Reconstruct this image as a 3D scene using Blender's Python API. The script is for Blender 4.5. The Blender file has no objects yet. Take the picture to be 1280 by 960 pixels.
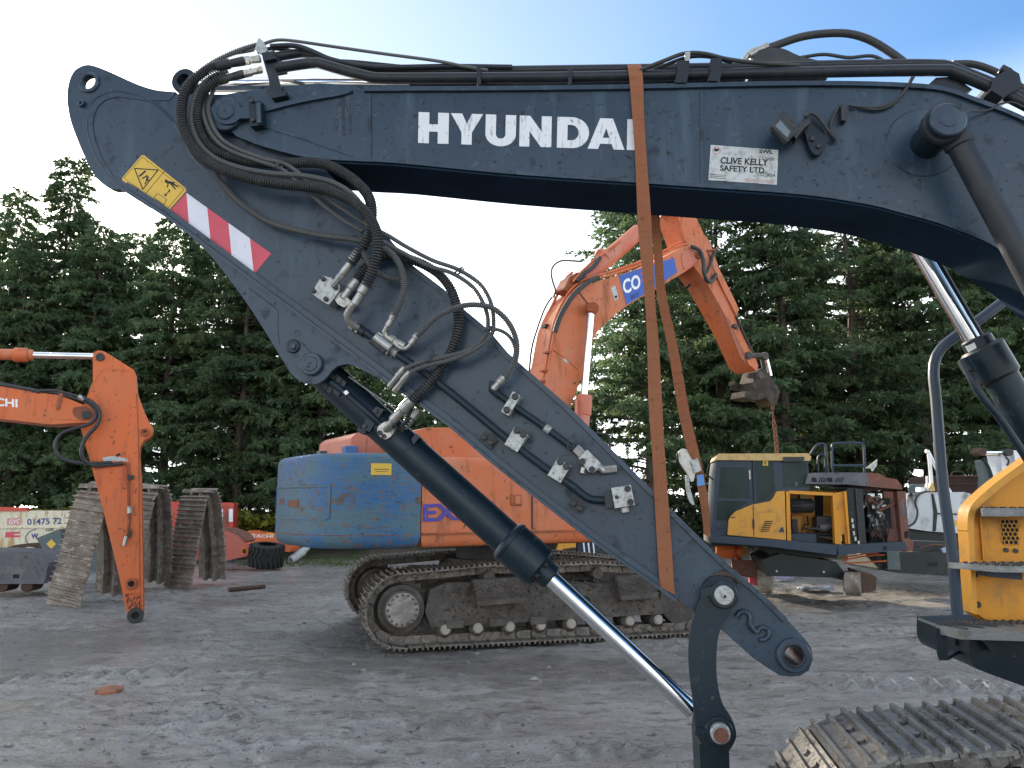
import bpy, math, random
import numpy as np
from mathutils import Vector, Matrix
random.seed(7); rng = np.random.default_rng(7)
R = math.radians
S = bpy.context.scene
COL = S.collection

# ------------------------------------------------------------------ camera
CAM_H, PITCH, FPX = 1.8, R(8.7), 967.0
cam_d = bpy.data.cameras.new('camera'); cam = bpy.data.objects.new('camera', cam_d); COL.objects.link(cam)
cam.location = (0, 0, CAM_H); cam.rotation_euler = (R(90) + PITCH, 0, 0)
cam_d.sensor_width = 36; cam_d.lens = FPX / 1280 * 36; cam_d.clip_end = 4000; cam_d.clip_start = .05
S.camera = cam

# ------------------------------------------------------------------ sky, sun, exposure
SUN_EL, SUN_AZ = R(20), R(-31)          # low sun behind the left-hand trees
w = bpy.data.worlds.new('World'); S.world = w; w.use_nodes = True
nt = w.node_tree; bg = nt.nodes['Background']
sky = nt.nodes.new('ShaderNodeTexSky'); sky.sky_type = 'NISHITA'; sky.sun_disc = False
sky.sun_elevation = SUN_EL; sky.sun_rotation = SUN_AZ
sky.air_density = 1.0; sky.dust_density = .6; sky.ozone_density = 3.0
# thin bright cloud: thick towards the sun and the horizon, thinning to blue overhead and to the right
geo = nt.nodes.new('ShaderNodeTexCoord')
def wmath(op, a, b=None, clamp=False):
    n = nt.nodes.new('ShaderNodeMath'); n.operation = op; n.use_clamp = clamp
    for i, v in enumerate((a, b)):
        if v is None: continue
        if hasattr(v, 'links') or hasattr(v, 'is_linked'): nt.links.new(v, n.inputs[i])
        else: n.inputs[i].default_value = v
    return n.outputs[0]
dot = nt.nodes.new('ShaderNodeVectorMath'); dot.operation = 'DOT_PRODUCT'
nt.links.new(geo.outputs['Generated'], dot.inputs[0])
dot.inputs[1].default_value = (math.sin(SUN_AZ) * math.cos(SUN_EL), math.cos(SUN_AZ) * math.cos(SUN_EL), math.sin(SUN_EL))
nz = nt.nodes.new('ShaderNodeTexNoise'); nz.inputs['Scale'].default_value = 2.2; nz.inputs['Detail'].default_value = 5
mp = nt.nodes.new('ShaderNodeMapping'); mp.inputs['Scale'].default_value = (1, 1, 2.6)
nt.links.new(geo.outputs['Generated'], mp.inputs[0]); nt.links.new(mp.outputs[0], nz.inputs[0])
sx = nt.nodes.new('ShaderNodeSeparateXYZ'); nt.links.new(geo.outputs['Generated'], sx.inputs[0])
hz = nt.nodes.new('ShaderNodeMapRange'); hz.interpolation_type = 'SMOOTHSTEP'
hz.inputs[1].default_value = .49; hz.inputs[2].default_value = .22; hz.inputs[3].default_value = 0.0; hz.inputs[4].default_value = .95
nt.links.new(sx.outputs[2], hz.inputs[0])
tint = nt.nodes.new('ShaderNodeMixRGB'); tint.blend_type = 'MULTIPLY'; tint.inputs[0].default_value = 1; nt.links.new(sky.outputs[0], tint.inputs[1]); tint.inputs[2].default_value = (.375, .505, .575, 1)
veil = nt.nodes.new('ShaderNodeValToRGB'); ve = veil.color_ramp.elements
ve[0].position = .45; ve[0].color = (0, 0, 0, 1); ve[1].position = 1; ve[1].color = (1, 1, 1, 1)
for p_, v_ in ((.71, .13), (.86, .36), (.95, .62), (.975, .88)):
    e_ = ve.new(p_); e_.color = (v_, v_, v_, 1)
nt.links.new(wmath('ADD', dot.outputs['Value'], wmath('MULTIPLY', wmath('SUBTRACT', nz.outputs[0], .5), .05)), veil.inputs[0])
m0 = nt.nodes.new('ShaderNodeMixRGB'); nt.links.new(veil.outputs[0], m0.inputs[0]); nt.links.new(tint.outputs[0], m0.inputs[1]); m0.inputs[2].default_value = (2.1, 2.18, 2.18, 1)
mx = nt.nodes.new('ShaderNodeMixRGB'); nt.links.new(hz.outputs[0], mx.inputs[0]); nt.links.new(m0.outputs[0], mx.inputs[1]); mx.inputs[2].default_value = (6.6, 6.8, 6.8, 1)
# unseen bright layer added overhead to lift light on the ground, noise-broken
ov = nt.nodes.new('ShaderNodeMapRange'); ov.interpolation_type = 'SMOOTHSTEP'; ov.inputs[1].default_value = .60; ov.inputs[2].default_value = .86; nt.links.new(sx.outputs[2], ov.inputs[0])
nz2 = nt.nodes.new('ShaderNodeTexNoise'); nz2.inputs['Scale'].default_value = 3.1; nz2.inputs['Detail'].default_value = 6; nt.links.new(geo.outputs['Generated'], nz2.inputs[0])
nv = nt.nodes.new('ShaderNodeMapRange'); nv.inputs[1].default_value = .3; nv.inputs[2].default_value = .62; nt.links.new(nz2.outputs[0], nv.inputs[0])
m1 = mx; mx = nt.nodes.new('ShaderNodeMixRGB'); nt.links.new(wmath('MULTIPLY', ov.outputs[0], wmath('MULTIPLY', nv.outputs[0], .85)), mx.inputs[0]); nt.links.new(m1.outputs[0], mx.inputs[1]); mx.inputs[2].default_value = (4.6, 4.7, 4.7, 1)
glow = nt.nodes.new('ShaderNodeMapRange'); glow.interpolation_type = 'SMOOTHSTEP'; glow.inputs[1].default_value = .972; glow.inputs[2].default_value = 1.0; nt.links.new(dot.outputs['Value'], glow.inputs[0])
ga = nt.nodes.new('ShaderNodeMixRGB'); ga.blend_type = 'ADD'; nt.links.new(glow.outputs[0], ga.inputs[0]); nt.links.new(mx.outputs[0], ga.inputs[1]); ga.inputs[2].default_value = (8, 7.4, 6.2, 1)
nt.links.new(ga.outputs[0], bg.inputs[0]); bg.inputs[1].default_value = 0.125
sl = bpy.data.lights.new('sun', 'SUN'); sl.energy = 3.6; sl.angle = R(3); sl.color = (1, .86, .68)
so = bpy.data.objects.new('sun', sl); COL.objects.link(so)
sdir = Vector((math.sin(SUN_AZ) * math.cos(SUN_EL), math.cos(SUN_AZ) * math.cos(SUN_EL), math.sin(SUN_EL)))
so.rotation_euler = sdir.to_track_quat('Z', 'Y').to_euler(); so.location = (-20, 40, 30)
S.view_settings.view_transform = 'Standard'; S.view_settings.look = 'None'
S.view_settings.exposure = 1.95; S.view_settings.gamma = 1
S.cycles.max_bounces = 8; S.cycles.transparent_max_bounces = 8

# ------------------------------------------------------------------ geometry helpers
CF = Vector((0, math.cos(PITCH), math.sin(PITCH))); CU = Vector((0, -math.sin(PITCH), math.cos(PITCH))); CR = Vector((1, 0, 0))
CO = Vector((0, 0, CAM_H))
def ray(px, py): return CF + CR * ((px - 640) / FPX) + CU * ((480 - py) / FPX)
def gnd(px, py, z=0.0):
    d = ray(px, py); return CO + d * ((z - CAM_H) / d.z)
class Frame:                                   # a vertical working plane in the place: u along it, n away from the street side, z up
    def __init__(s, x, y, yaw):
        s.o = Vector((x, y, 0)); s.yaw = R(yaw)
        s.u = Vector((math.cos(s.yaw), math.sin(s.yaw), 0)); s.nv = Vector((-math.sin(s.yaw), math.cos(s.yaw), 0))
    def p(s, px, py, n=0.0):
        d = ray(px, py); t = ((s.o + s.nv * n) - CO).dot(s.nv) / d.dot(s.nv); return CO + d * t
    def s(s_, px, py, n=0.0):
        d = ray(px, py); return ((s_.o + s_.nv * n) - CO).dot(s_.nv) / d.dot(s_.nv) / FPX
    def w(s, u, n, z): return s.o + s.u * u + s.nv * n + Vector((0, 0, z))
    def mat(s, u=0, n=0, z=0):
        m = Matrix.Rotation(s.yaw, 4, 'Z'); m.translation = s.w(u, n, z); return m

class MB:
    def __init__(s): s.v = []; s.f = []; s.sm = []
    def add(s, vs, fs, smooth=True):
        k = len(s.v); s.v += [tuple(v) for v in vs]
        for f in fs: s.f.append([i + k for i in f]); s.sm.append(smooth)
        return s
    def box(s, c, size, m=None, taper=None):
        hx, hy, hz = (a / 2 for a in size); vs = []
        for x in (-1, 1):
            for y in (-1, 1):
                for z in (-1, 1):
                    v = Vector((x * hx, y * hy, z * hz))
                    if taper and z > 0: v.x *= taper[0]; v.y *= taper[1]
                    v = (m @ v) if m else v
                    vs.append(v + Vector(c))
        return s.add(vs, [(0, 1, 3, 2), (4, 6, 7, 5), (0, 4, 5, 1), (2, 3, 7, 6), (0, 2, 6, 4), (1, 5, 7, 3)], False)
    def prism(s, pts, off, holes=()):          # pts: world points of the near outline, off: extrusion vector; holes: lists of world points
        ring = [Vector(p) for p in pts]; off = Vector(off)
        side = [list(range(len(ring)))]; seq = list(ring); loops = [ring]
        for h in holes:
            h = [Vector(p) for p in h]; loops.append(h)
            best = min(((a - b).length, i, j) for i, a in enumerate(seq) for j, b in enumerate(h))
            i, j = best[1], best[2]
            hh = h[j:] + h[:j + 1]
            if poly_area(seq, off) * poly_area(h, off) > 0: hh = hh[::-1]
            seq = seq[:i + 1] + hh + seq[i:]
        n = len(seq)
        s.add(seq, [tuple(range(n))], True); s.add([p + off for p in seq], [tuple(range(n - 1, -1, -1))], True)
        for lp in loops:
            k = len(lp)
            s.add(lp + [p + off for p in lp], [(i, i + k, (i + 1) % k + k, (i + 1) % k) for i in range(k)], True)
        return s
    def tube(s, pts, r, seg=10, caps=True, closed=False):
        pts = [Vector(p) for p in pts]; n = len(pts); rs = r if isinstance(r, (list, tuple)) else [r] * n
        t0 = (pts[1] - pts[0]).normalized(); a = t0.orthogonal().normalized(); vs = []
        for i, p in enumerate(pts):
            t = (pts[min(i + 1, n - 1)] - pts[max(i - 1, 0)])
            t = t.normalized() if t.length > 1e-9 else t0
            a = (a - t * a.dot(t)); a = a.normalized() if a.length > 1e-6 else t.orthogonal().normalized()
            b = t.cross(a)
            for k in range(seg):
                an = 2 * math.pi * k / seg; vs.append(p + (a * math.cos(an) + b * math.sin(an)) * rs[i])
        fs = [(i * seg + k, i * seg + (k + 1) % seg, (i + 1) * seg + (k + 1) % seg, (i + 1) * seg + k) for i in range(n - 1) for k in range(seg)]
        s.add(vs, fs, True)
        if caps: s.add(vs[:seg], [tuple(range(seg - 1, -1, -1))], False); s.add(vs[-seg:], [tuple(range(seg))], False)
        return s
    def lathe(s, p0, ax, prof, seg=24, caps=True):   # prof: (distance along ax, radius)
        ax = Vector(ax).normalized(); p0 = Vector(p0)
        pts = [p0 + ax * t for t, r in prof]; a = ax.orthogonal().normalized(); b = ax.cross(a); vs = []
        for (t, r), p in zip(prof, pts):
            for k in range(seg):
                an = 2 * math.pi * k / seg; vs.append(p + (a * math.cos(an) + b * math.sin(an)) * r)
        n = len(prof)
        s.add(vs, [(i * seg + k, i * seg + (k + 1) % seg, (i + 1) * seg + (k + 1) % seg, (i + 1) * seg + k) for i in range(n - 1) for k in range(seg)], True)
        if caps: s.add(vs[:seg], [tuple(range(seg - 1, -1, -1))], False); s.add(vs[-seg:], [tuple(range(seg))], False)
        return s
    def cyl(s, a, b, r, seg=20):
        a = Vector(a); b = Vector(b); L = (b - a).length; e = min(r * .12, L * .2)
        return s.lathe(a, b - a, [(0, r - e), (e, r), (L - e, r), (L, r - e)], seg)
    def mesh(s, name, inv=None, ang=35):
        me = bpy.data.meshes.new(name)
        vs = [inv @ Vector(v) for v in s.v] if inv else s.v
        me.from_pydata(vs, [], s.f); me.polygons.foreach_set('use_smooth', s.sm); me.set_sharp_from_angle(angle=R(ang)); me.update()
        return me
def poly_area(pts, nrm):
    a = Vector((0, 0, 0))
    for i in range(len(pts)): a += Vector(pts[i]).cross(Vector(pts[(i + 1) % len(pts)]))
    return a.dot(nrm)
WM = {}
def wm(o): return WM.get(o.name, Matrix.Identity(4)) if o else Matrix.Identity(4)
def link(o, parent=None, m=None):              # m: world matrix
    COL.objects.link(o); m = m or wm(parent); WM[o.name] = m
    if parent:
        o.parent = parent; o.matrix_basis = wm(parent).inverted() @ m
    else: o.matrix_basis = m
    return o
def obj(name, mb, mat, parent=None, bevel=0, ang=35, origin=None, seg=2):
    """one mesh object from world-space geometry; top-level ones take their origin at `origin`"""
    m = wm(parent) if parent else (Matrix.Translation(origin) if origin is not None else Matrix.Identity(4))
    me = mb.mesh(name, m.inverted(), ang); me.materials.append(mat)
    o = bpy.data.objects.new(name, me); link(o, parent, m)
    if bevel:
        b = o.modifiers.new('bevel', 'BEVEL'); b.width = bevel; b.segments = seg; b.limit_method = 'ANGLE'; b.angle_limit = R(40); b.harden_normals = False
    return o
def tag(o, label=None, cat=None, group=None, kind=None):
    for k, v in (('label', label), ('category', cat), ('group', group), ('kind', kind)):
        if v: o[k] = v
    return o
def thing(name, m, label, cat, group=None):
    o = bpy.data.objects.new(name, None); o.empty_display_size = .2; link(o, None, m); return tag(o, label, cat, group)
def at(v, yaw=0):
    m = Matrix.Rotation(R(yaw), 4, 'Z'); m.translation = Vector(v); return m
def inst(name, me, m, parent):                 # a piece that shares its mesh
    return link(bpy.data.objects.new(name, me), parent, m)
def cr(pts, k=6, closed=False):                # Catmull-Rom through 2-D or 3-D points
    P = [Vector(p) for p in pts]; n = len(P); out = []
    for i in range(n if closed else n - 1):
        if closed: a, b, c, d = P[(i - 1) % n], P[i], P[(i + 1) % n], P[(i + 2) % n]
        else:
            b, c = P[i], P[i + 1]; a = P[i - 1] if i else b * 2 - c; d = P[i + 2] if i + 2 < n else c * 2 - b
        for j in range(k):
            t = j / k
            out.append(.5 * ((2 * b) + (c - a) * t + (2 * a - 5 * b + 4 * c - d) * t * t + (3 * b - a - 3 * c + d) * t ** 3))
    if not closed: out.append(P[-1])
    return out
def resample(pts, step):
    P = [Vector(p) for p in pts]; L = [0]
    for a, b in zip(P, P[1:]): L.append(L[-1] + (b - a).length)
    n = max(2, int(L[-1] / step)); out = []; j = 0
    for i in range(n + 1):
        s = L[-1] * i / n
        while j < len(L) - 2 and L[j + 1] < s: j += 1
        q = (s - L[j]) / max(1e-9, L[j + 1] - L[j]); out.append(P[j].lerp(P[j + 1], min(1, q)))
    return out
def circ(F, cx, cy, r, n, k=20, a0=0, a1=360):  # points of a circle of r pixels' size lying in the plane, as world points
    c = F.p(cx, cy, n); rr = r * F.s(cx, cy, n); full = abs(a1 - a0) >= 360; m = k if full else k - 1
    return [c + F.u * (rr * math.cos(R(a0 + (a1 - a0) * i / m))) + Vector((0, 0, rr * math.sin(R(a0 + (a1 - a0) * i / m)))) for i in range(k)]
def plate(name, F, pts, n0, n1, mat, parent, bevel=.006, holes=(), curve=False, kc=4, **kw):
    if curve: pts = cr(pts, kc, True)
    W = [F.p(p[0], p[1], n0) for p in pts]
    return obj(name, MB().prism(W, F.nv * (n1 - n0), [circ(F, *h, n0) for h in holes]), mat, parent, bevel, **kw)
def disc(name, F, cx, cy, r, n0, n1, mat, parent, seg=28, hole=0, ax=None):
    c = F.p(cx, cy, n0); s = F.s(cx, cy, n0); L = n1 - n0; r *= s; e = min(.006, r * .15)
    mb = MB()
    if hole:
        h = hole * s
        mb.lathe(c, F.nv, [(L, h), (e, h), (0, h + e), (0, r - e), (e, r), (L, r)], seg, False)
    else: mb.lathe(c, F.nv, [(0, r - e), (e, r), (L, r)], seg)
    return obj(name, mb, mat, parent)
def rod(name, F, a, b, r, mat, parent, seg=20, ra=None):   # a, b: (px, py, n); r in pixels at a
    A = F.p(*a); B = F.p(*b); return obj(name, MB().cyl(A, B, r * F.s(*a), seg), mat, parent)
def hose(name, F, pts, r, mat, parent, corr=0, seg=10, k=8):
    """pts: (px, py, n); r in pixels; corr: pitch in metres of a corrugated sleeve"""
    P = cr([F.p(*p) for p in pts], k); rr = r * F.s(*pts[len(pts) // 2])
    if corr:
        P = resample(P, corr / 3); return obj(name, MB().tube(P, [rr * (.74, 1.04, 1.04)[i % 3] for i in range(len(P))], seg), mat, parent, ang=20)
    return obj(name, MB().tube(resample(P, max(.02, rr * 1.6)), rr, seg), mat, parent, ang=50)

# ------------------------------------------------------------------ materials
def _rgb(c): return (c[0], c[1], c[2], 1)
def M(name, col, rough=.5, metal=0, layers=(), bump=None, spec=None, coat=0, trans=0):
    """layers: (noise scale or xyz scale, lo, hi, colour, roughness) mixed over the base; bump: (scale, strength)"""
    m = bpy.data.materials.new(name); m.use_nodes = True; t = m.node_tree; b = t.nodes['Principled BSDF']
    tc = t.nodes.new('ShaderNodeTexCoord'); oi = t.nodes.new('ShaderNodeObjectInfo')
    ad = t.nodes.new('ShaderNodeVectorMath'); ad.operation = 'MULTIPLY_ADD'
    cb = t.nodes.new('ShaderNodeCombineXYZ')
    for i in range(3): t.links.new(oi.outputs['Random'], cb.inputs[i])
    t.links.new(cb.outputs[0], ad.inputs[0]); ad.inputs[1].default_value = (37, 91, 53); t.links.new(tc.outputs['Object'], ad.inputs[2])
    cin = None; rin = None; base = t.nodes.new('ShaderNodeRGB'); base.outputs[0].default_value = _rgb(col); cin = base.outputs[0]
    rv = t.nodes.new('ShaderNodeValue'); rv.outputs[0].default_value = rough; rin = rv.outputs[0]
    for i, L in enumerate(layers):
        sc, lo, hi, c = L[:4]; rg = L[4] if len(L) > 4 else None
        mpn = t.nodes.new('ShaderNodeMapping'); t.links.new(ad.outputs[0], mpn.inputs[0])
        mpn.inputs['Scale'].default_value = sc if isinstance(sc, tuple) else (sc, sc, sc); mpn.inputs['Location'].default_value = (i * 7.3, i * 3.1, i * 5.7)
        n = t.nodes.new('ShaderNodeTexNoise'); n.inputs['Scale'].default_value = 1; n.inputs['Detail'].default_value = 6; n.inputs['Roughness'].default_value = .62
        t.links.new(mpn.outputs[0], n.inputs[0])
        r = t.nodes.new('ShaderNodeMapRange'); r.inputs[1].default_value = lo; r.inputs[2].default_value = hi; t.links.new(n.outputs[0], r.inputs[0])
        mm = t.nodes.new('ShaderNodeMixRGB'); t.links.new(r.outputs[0], mm.inputs[0]); t.links.new(cin, mm.inputs[1])
        mm.inputs[2].default_value = _rgb(c); cin = mm.outputs[0]
        if rg is not None:
            q = t.nodes.new('ShaderNodeMapRange'); q.inputs[3].default_value = 0; t.links.new(r.outputs[0], q.inputs[0])
            mq = t.nodes.new('ShaderNodeMixRGB'); t.links.new(r.outputs[0], mq.inputs[0]); t.links.new(rin, mq.inputs[1]); mq.inputs[2].default_value = (rg, rg, rg, 1); rin = mq.outputs[0]
    t.links.new(cin, b.inputs['Base Color']); t.links.new(rin, b.inputs['Roughness']); b.inputs['Metallic'].default_value = metal
    spec = spec if spec is not None else (.3 if metal < .3 else None)
    if spec is not None: b.inputs['Specular IOR Level'].default_value = spec
    if coat: b.inputs['Coat Weight'].default_value = coat; b.inputs['Coat Roughness'].default_value = .15
    if bump:
        n = t.nodes.new('ShaderNodeTexNoise'); n.inputs['Scale'].default_value = bump[0]; n.inputs['Detail'].default_value = 6
        t.links.new(ad.outputs[0], n.inputs[0]); bu = t.nodes.new('ShaderNodeBump'); bu.inputs['Strength'].default_value = bump[1]; bu.inputs['Distance'].default_value = .02
        t.links.new(n.outputs[0], bu.inputs['Height']); t.links.new(bu.outputs[0], b.inputs['Normal'])
    return m
K = {}
_dk = (.012, .014, .017)
K['blue'] = M('steel_blue_paint', (.013, .030, .051), .35, 0, [(1.1, .42, .72, (.022, .044, .069), .45), ((6, 6, 1.0), .55, .74, (.046, .080, .112), .6), (7, .58, .68, (.006, .014, .026), .55), (17, .62, .70, (.05, .075, .095), .65), (34, .62, .66, (.004, .007, .010), .65), ((60, 60, 9), .67, .72, (.10, .11, .12), .7), (75, .67, .71, (.08, .07, .06), .75)], (9, .08), .42)
K['blued'] = M('steel_blue_paint_clean', (.005, .014, .022), .38, 0, [(3, .45, .8, (.012, .024, .034), .5), (16, .62, .70, (.03, .042, .05), .6), (40, .66, .71, (.1, .09, .08), .7)], (12, .04))
K['blackp'] = M('black_pipe_paint', (.014, .018, .024), .38, 0, [(8, .5, .8, (.035, .04, .045), .6)])
K['hose'] = M('black_hose', (.032, .034, .036), .45, 0, [(18, .5, .75, (.06, .058, .055), .7)])
K['hoseg'] = M('grey_hose_sleeve', (.085, .087, .088), .4, 0, [(14, .5, .75, (.10, .098, .09), .6)])
K['zinc'] = M('zinc_fitting', (.36, .36, .34), .42, .75, [(30, .5, .7, (.25, .22, .18), .6), (60, .62, .7, (.12, .08, .05), .8)])
K['silver'] = M('painted_silver', (.36, .38, .37), .45, .4, [(35, .48, .66, (.2, .19, .175), .6), (70, .6, .68, (.1, .07, .05), .8)])
K['chrome'] = M('chrome', (.78, .79, .8), .14, 1, [((3, 3, 3), .5, .8, (.55, .56, .58), .25)])
K['darkm'] = M('dark_metal', (.03, .032, .035), .5, .2, [(20, .5, .75, (.09, .08, .07), .7)])
K['blackhole'] = M('bore_shadow_metal', (.01, .01, .01), .7)
K['bolt'] = M('bolt_black', (.02, .022, .026), .45, .3, [(60, .5, .7, (.07, .06, .055), .7)])
K['white'] = M('white_vinyl', (.62, .64, .66), .45, 0, [((50, 50, 9), .57, .66, (.34, .37, .40), .6), (40, .62, .68, (.13, .13, .12), .7)])
K['whitep'] = M('white_print', (.75, .76, .76), .5, 0, [(8, .55, .8, (.5, .5, .48))])
K['platew'] = M('dirty_white_sticker', (.46, .48, .47), .5, 0, [(25, .48, .66, (.26, .28, .28)), (60, .6, .68, (.08, .08, .08))])
K['ink'] = M('black_ink', (.018, .02, .024), .6)
K['inkred'] = M('faded_red_ink', (.5, .22, .2), .6)
K['yellow'] = M('yellow_sticker', (.62, .40, .06), .45, 0, [(6, .5, .8, (.5, .34, .08)), (40, .66, .71, (.12, .09, .05))])
K['redsk'] = M('red_sticker', (.52, .07, .10), .4, 0, [(10, .5, .8, (.42, .06, .08)), (50, .67, .71, (.1, .05, .05))])
K['whitesk'] = M('white_sticker', (.62, .62, .68), .4, 0, [(10, .5, .8, (.52, .52, .58)), (24, .68, .72, (.22, .13, .07))])
K['strap'] = M('orange_webbing', (.24, .095, .045), .85, 0, [((2, 2, 5), .45, .75, (.24, .085, .04)), ((6, 6, 60), .55, .75, (.19, .06, .03)), (26, .62, .72, (.13, .055, .03))], (160, .3))
K['orange'] = M('orange_paint', (.60, .125, .03), .42, 0, [(1.3, .42, .75, (.50, .15, .06), .6), ((8, 8, 1.3), .54, .72, (.40, .10, .04), .7), (13, .60, .67, (.22, .075, .04), .7), (45, .66, .70, (.07, .04, .03), .8), ((30, 30, 4), .66, .72, (.3, .09, .04), .7)])
K['orangef'] = M('faded_orange_paint', (.53, .135, .045), .5, 0, [(1.6, .42, .72, (.47, .19, .11), .6), ((7, 7, 1.2), .55, .74, (.22, .085, .04), .8), (12, .6, .68, (.16, .07, .04), .8), (50, .66, .70, (.09, .05, .04), .8)])
K['orangec'] = M('chalky_red_paint', (.50, .16, .10), .55, 0, [(2.5, .45, .7, (.5, .22, .15), .6), ((12, 12, 2), .62, .72, (.2, .08, .05))])
K['orangeu'] = M('oily_orange_paint', (.30, .075, .025), .45, 0, [(3, .4, .7, (.10, .035, .018), .5), (9, .55, .7, (.34, .13, .06))])
K['red'] = M('red_machine_paint', (.52, .055, .035), .45, 0, [(3, .45, .75, (.44, .09, .06)), (26, .64, .7, (.12, .06, .04), .8)])
K['redf'] = M('dull_red_paint', (.42, .10, .07), .55, 0, [(4, .45, .7, (.36, .12, .08)), (14, .6, .7, (.16, .075, .045), .8)])
K['cwblue'] = M('scraped_blue_paint', (.03, .105, .235), .48, 0, [((1.2, 1.2, 2.2), .40, .55, (.07, .135, .17), .6), ((3, 3, 60), .52, .62, (.085, .12, .14), .6), ((9, 9, 14), .58, .62, (.15, .10, .07), .8), ((2.2, 2.2, 3), .60, .66, (.10, .07, .05), .8), ((26, 26, 40), .62, .66, (.03, .035, .04), .7), ((3, 3, 60), .62, .68, (.03, .04, .05), .7)], (30, .08))
K['rust'] = M('rust', (.16, .07, .045), .8, 0, [(5, .45, .7, (.22, .09, .055)), (25, .5, .7, (.07, .04, .03))], (30, .2))
K['rustp'] = M('burnt_primer', (.17, .07, .05), .75, 0, [(3, .5, .75, (.10, .085, .08)), (12, .55, .7, (.25, .13, .09))])
K['mud'] = M('muddy_steel', (.062, .053, .045), .75, 0, [(4, .42, .65, (.10, .088, .076)), (16, .5, .68, (.055, .047, .04)), (30, .64, .72, (.24, .21, .17))], (22, .5))
K['mudb'] = M('caked_mud', (.06, .051, .043), .85, 0, [(9, .45, .65, (.095, .083, .071)), (40, .5, .65, (.05, .043, .038))], (30, 1.0))
K['shoe'] = M('worn_track_steel', (.12, .105, .09), .55, .25, [(5, .4, .65, (.2, .18, .155), .5), (14, .5, .66, (.07, .055, .045), .8), (40, .6, .7, (.28, .26, .23), .45)], (30, .25))
K['shoed'] = M('dry_track_steel', (.24, .21, .175), .7, .1, [(3, .42, .64, (.15, .115, .09), .8), (9, .52, .66, (.34, .305, .26), .6)], (30, .25))
K['shoebr'] = M('bright_track_steel', (.125, .122, .116), .42, .45, [(6, .4, .66, (.22, .215, .205), .35), (16, .52, .66, (.055, .045, .038), .8), (50, .6, .7, (.06, .05, .04), .8)], (34, .25))
K['yel'] = M('yellow_machine_paint', (.58, .27, .035), .42, 0, [(2, .5, .8, (.52, .28, .06), .5), (5, .54, .72, (.34, .19, .06), .7), ((40, 40, 5), .62, .70, (.40, .22, .06), .6), (40, .67, .71, (.1, .06, .03), .8), ((22, 22, 3), .68, .74, (.25, .13, .03))])
K['yelo'] = M('amber_machine_paint', (.60, .25, .018), .42, 0, [(5, .5, .8, (.48, .22, .03)), (3, .56, .72, (.32, .17, .05), .7), ((30, 30, 4), .62, .70, (.36, .18, .04), .6), (50, .66, .7, (.1, .07, .04))])
K['cream'] = M('faded_yellow_roof', (.5, .35, .14), .55, 0, [(10, .5, .7, (.34, .22, .09))])
K['navy'] = M('dark_navy_paint', (.022, .038, .06), .42, 0, [(4, .5, .75, (.045, .055, .06), .6), (30, .66, .71, (.11, .1, .09), .8)])
K['glass'] = M('dark_cab_glass', (.012, .024, .022), .12, 0, [(1.5, .4, .7, (.03, .045, .04), .2)], None, .10)
K['tread'] = M('worn_tread_plate', (.16, .17, .17), .55, .5, [(8, .45, .65, (.24, .24, .23), .5), (5, .55, .72, (.11, .085, .06), .8)], (60, .2))
K['tank'] = M('sooty_white_plastic', (.50, .52, .52), .5, 0, [((1.6, 1.6, .7), .56, .66, (.02, .02, .02), .8), (5, .5, .75, (.36, .37, .36))])
K['tyre'] = M('tyre_rubber', (.022, .022, .022), .8, 0, [(10, .5, .7, (.05, .045, .04))], (30, .2))
K['greym'] = M('grey_steel_plate', (.10, .10, .115), .6, .1, [(3, .45, .7, (.15, .145, .15)), (12, .55, .7, (.06, .055, .05))], (18, .15))
K['tealg'] = M('grey_green_paint', (.07, .10, .105), .5, 0, [(6, .5, .7, (.11, .12, .115))])
K['darkg'] = M('burnt_dark_green', (.018, .024, .022), .6, 0, [(4, .5, .7, (.04, .042, .038))])
K['skipw'] = M('rusty_cream_paint', (.60, .56, .42), .55, 0, [((5, 5, 1.2), .5, .68, (.42, .25, .10), .7), ((14, 14, 2.5), .57, .68, (.26, .12, .04), .8)])
K['navyink'] = M('navy_lettering', (.03, .05, .18), .5)
K['purpink'] = M('violet_lettering', (.06, .05, .28), .5, 0, [(20, .6, .7, (.3, .12, .08))])
K['cobalt'] = M('cobalt_sign_blue', (.035, .10, .38), .45, 0, [(12, .55, .75, (.06, .12, .32))])
K['brown'] = M('brown_scrap', (.07, .042, .03), .8, 0, [(8, .5, .7, (.12, .07, .045))])
K['engine'] = M('scorched_alloy', (.3, .29, .28), .5, .6, [(14, .45, .6, (.05, .04, .035), .8), (8, .55, .65, (.22, .1, .06), .8)])
K['bark'] = M('bark', (.075, .06, .048), .9, 0, [((9, 9, 2), .45, .65, (.12, .10, .082)), ((16, 16, 3), .5, .7, (.03, .024, .02))], (20, .6))
# ------------------------------------------------------------------ ground: one sheet out to the horizon
def vnoise(x, y, f, seed):                     # smooth value noise on arrays
    g = np.random.default_rng(seed).random((256, 256)); X = x * f; Y = y * f
    xi = np.floor(X).astype(int); yi = np.floor(Y).astype(int); fx = X - xi; fy = Y - yi
    fx = fx * fx * (3 - 2 * fx); fy = fy * fy * (3 - 2 * fy); xi &= 255; yi &= 255; x1 = (xi + 1) & 255; y1 = (yi + 1) & 255
    return (g[xi, yi] * (1 - fx) + g[x1, yi] * fx) * (1 - fy) + (g[xi, y1] * (1 - fx) + g[x1, y1] * fx) * fy - .5
def axis_lines(a, b, step, far, grow=1.35):
    mid = list(np.arange(a, b + 1e-6, step)); lo, hi, d = [], [], step
    p, q = a, b
    while p > -far: d *= grow; p -= d; lo.append(p)
    d = step
    while q < far: d *= grow; q += d; hi.append(q)
    return np.array(lo[::-1] + mid + hi)
gx = axis_lines(-9, 9, .045, 1500); gy = axis_lines(2.2, 17, .045, 1500)
GX, GY = np.meshgrid(gx, gy, indexing='ij')
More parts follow.
